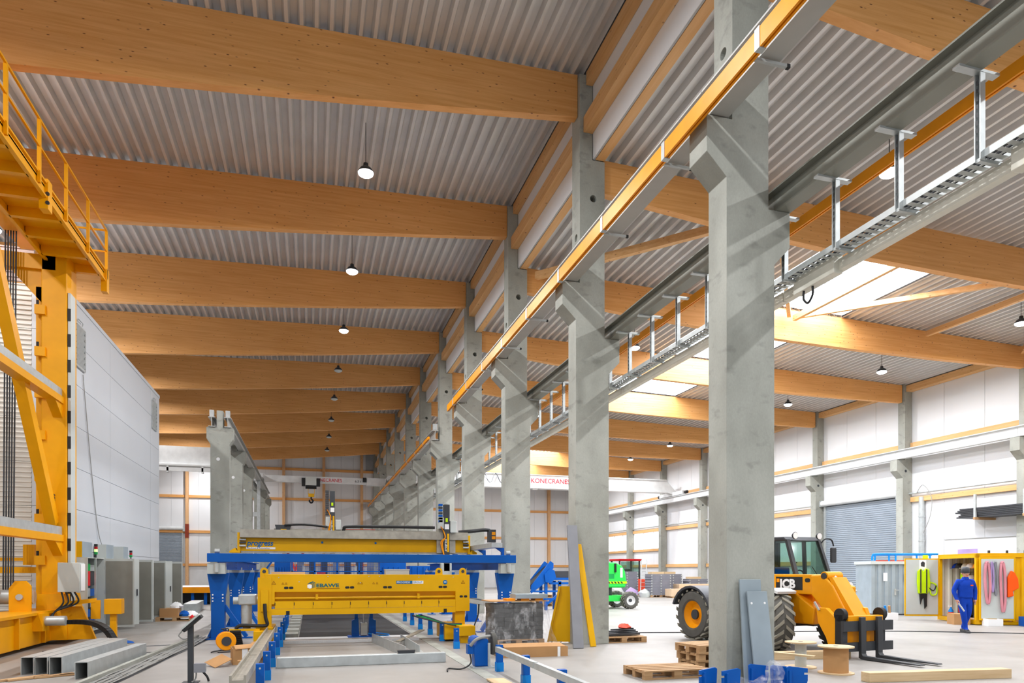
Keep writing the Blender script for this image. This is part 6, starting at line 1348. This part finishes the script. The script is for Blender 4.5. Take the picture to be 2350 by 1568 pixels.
o = obj('cardboard_piece', MB().ob((0, 0, .1), (.34, .4, .008), (rad(10), rad(-22), rad(30))), M['card']); o.location = (-1.62, 13.8, 0); tag(o, 'torn flat cardboard piece leaning left of the open box', 'cardboard')
# galvanised channels in the front left
for k, (p, q, w, h, lab, flip) in enumerate((((-4.58, 13.55, 0), (-4.3, 17.0, 0), .2, .3, 'left galvanised channel in the bundle before the stacker', 1), ((-4.36, 13.5, 0), (-4.1, 16.9, 0), .2, .3, 'middle galvanised channel in the bundle before the stacker', 1), ((-4.13, 13.45, 0), (-3.9, 16.8, 0), .2, .3, 'right galvanised channel in the bundle before the stacker', 1), ((-3.55, 12.75, 0), (-3.3, 15.7, 0), .2, .28, 'single galvanised channel lying apart near the cable trench', 1))):
    o = obj('steel_channel', MB().sweep(p, q, [(-w / 2, 0), (-w / 2 + .012, 0), (-w / 2 + .012, h - .012), (w / 2 - .012, h - .012), (w / 2 - .012, 0), (w / 2, 0), (w / 2, h), (-w / 2, h)]), M['galv']); tag(o, lab, 'channel', 'galvanised channels front left')
o = obj('steel_channel', MB().sweep((-3.84, 13.3, 0), (-3.62, 15.6, 0), [(-.12, 0), (.12, 0), (.12, .1), (.108, .1), (.108, .012), (-.12, .012)]), M['galv']); tag(o, 'low galvanised angle between the channel bundle and the single channel', 'channel')
for k in range(4):
    o = obj('timber_lath', MB().bar((-4.9 + .3 * k, 12.6 + .2 * k, .02), (-4.2 + .35 * k, 13.3 + .1 * k, .02), .08, .03), M['pallet']); tag(o, 'thin wooden lath on the floor before the channels, %s from the left' % ['first', 'second', 'third', 'fourth'][k], 'lath', 'laths before the channels')
# cable trench
t = thing('cable_trench', 'open cable trench with bundled wires in the floor', 'trench', (0, 0, 0))
obj('trench_bed', MB().add([(-3.3, 11.0, .004), (-2.95, 11.0, .004), (-2.45, 19.6, .004), (-2.75, 19.6, .004)], [(0, 1, 2, 3)]), M['dark'], t)
obj('trench_kerb', MB().bar((-3.36, 11.0, .05), (-2.8, 19.6, .05), .08, .1), M['conc'], t)
wi = MB()
for q in range(9):
    wi.tube([(-3.28 + .036 * q + (.055) * j + .03 * math.sin(j * 1.7 + q * 2), 11.0 + j * .95, .02 + .015 * ((j + q) % 3)) for j in range(10)], .014, 5)
o = obj('wire_bundle', wi, M['hose'], t); o['kind'] = 'stuff'
for k, (a, b) in enumerate((((-5.6, 17.4), (-2.8, 18.2)), ((-5.2, 16.0), (-3.1, 16.6)))):
    o = obj('floor_groove', MB().bar((*a, .003), (*b, .003), .12, .006), M['dark']); tag(o, ['dark floor groove crossing toward the trench, farther one', 'dark floor groove crossing toward the trench, nearer one'][k], 'groove')
o = obj('blue_sheet', crumple(MB().lathe([(.45, 0), (.4, .05), (.2, .09), (.05, .1)], (0, 0, 0), n=13), .05), M['blue'], None, True); o.location = (-4.55, 18.9, 0); o.scale = (1, .5, .6); tag(o, 'crumpled blue sheet on the floor before the cabinets', 'sheet')
o = obj('floor_cable', MB().tube(fillet([(7.9, 18, .012), (9, 17.9, .012), (12, 17.2, .012), (16, 16.4, .012), (20, 14.2, .012), (24, 12.5, .012)]), .015, 6), M['dark'], None, True); tag(o, 'thin black cable lying across the floor behind the telehandler', 'cable')
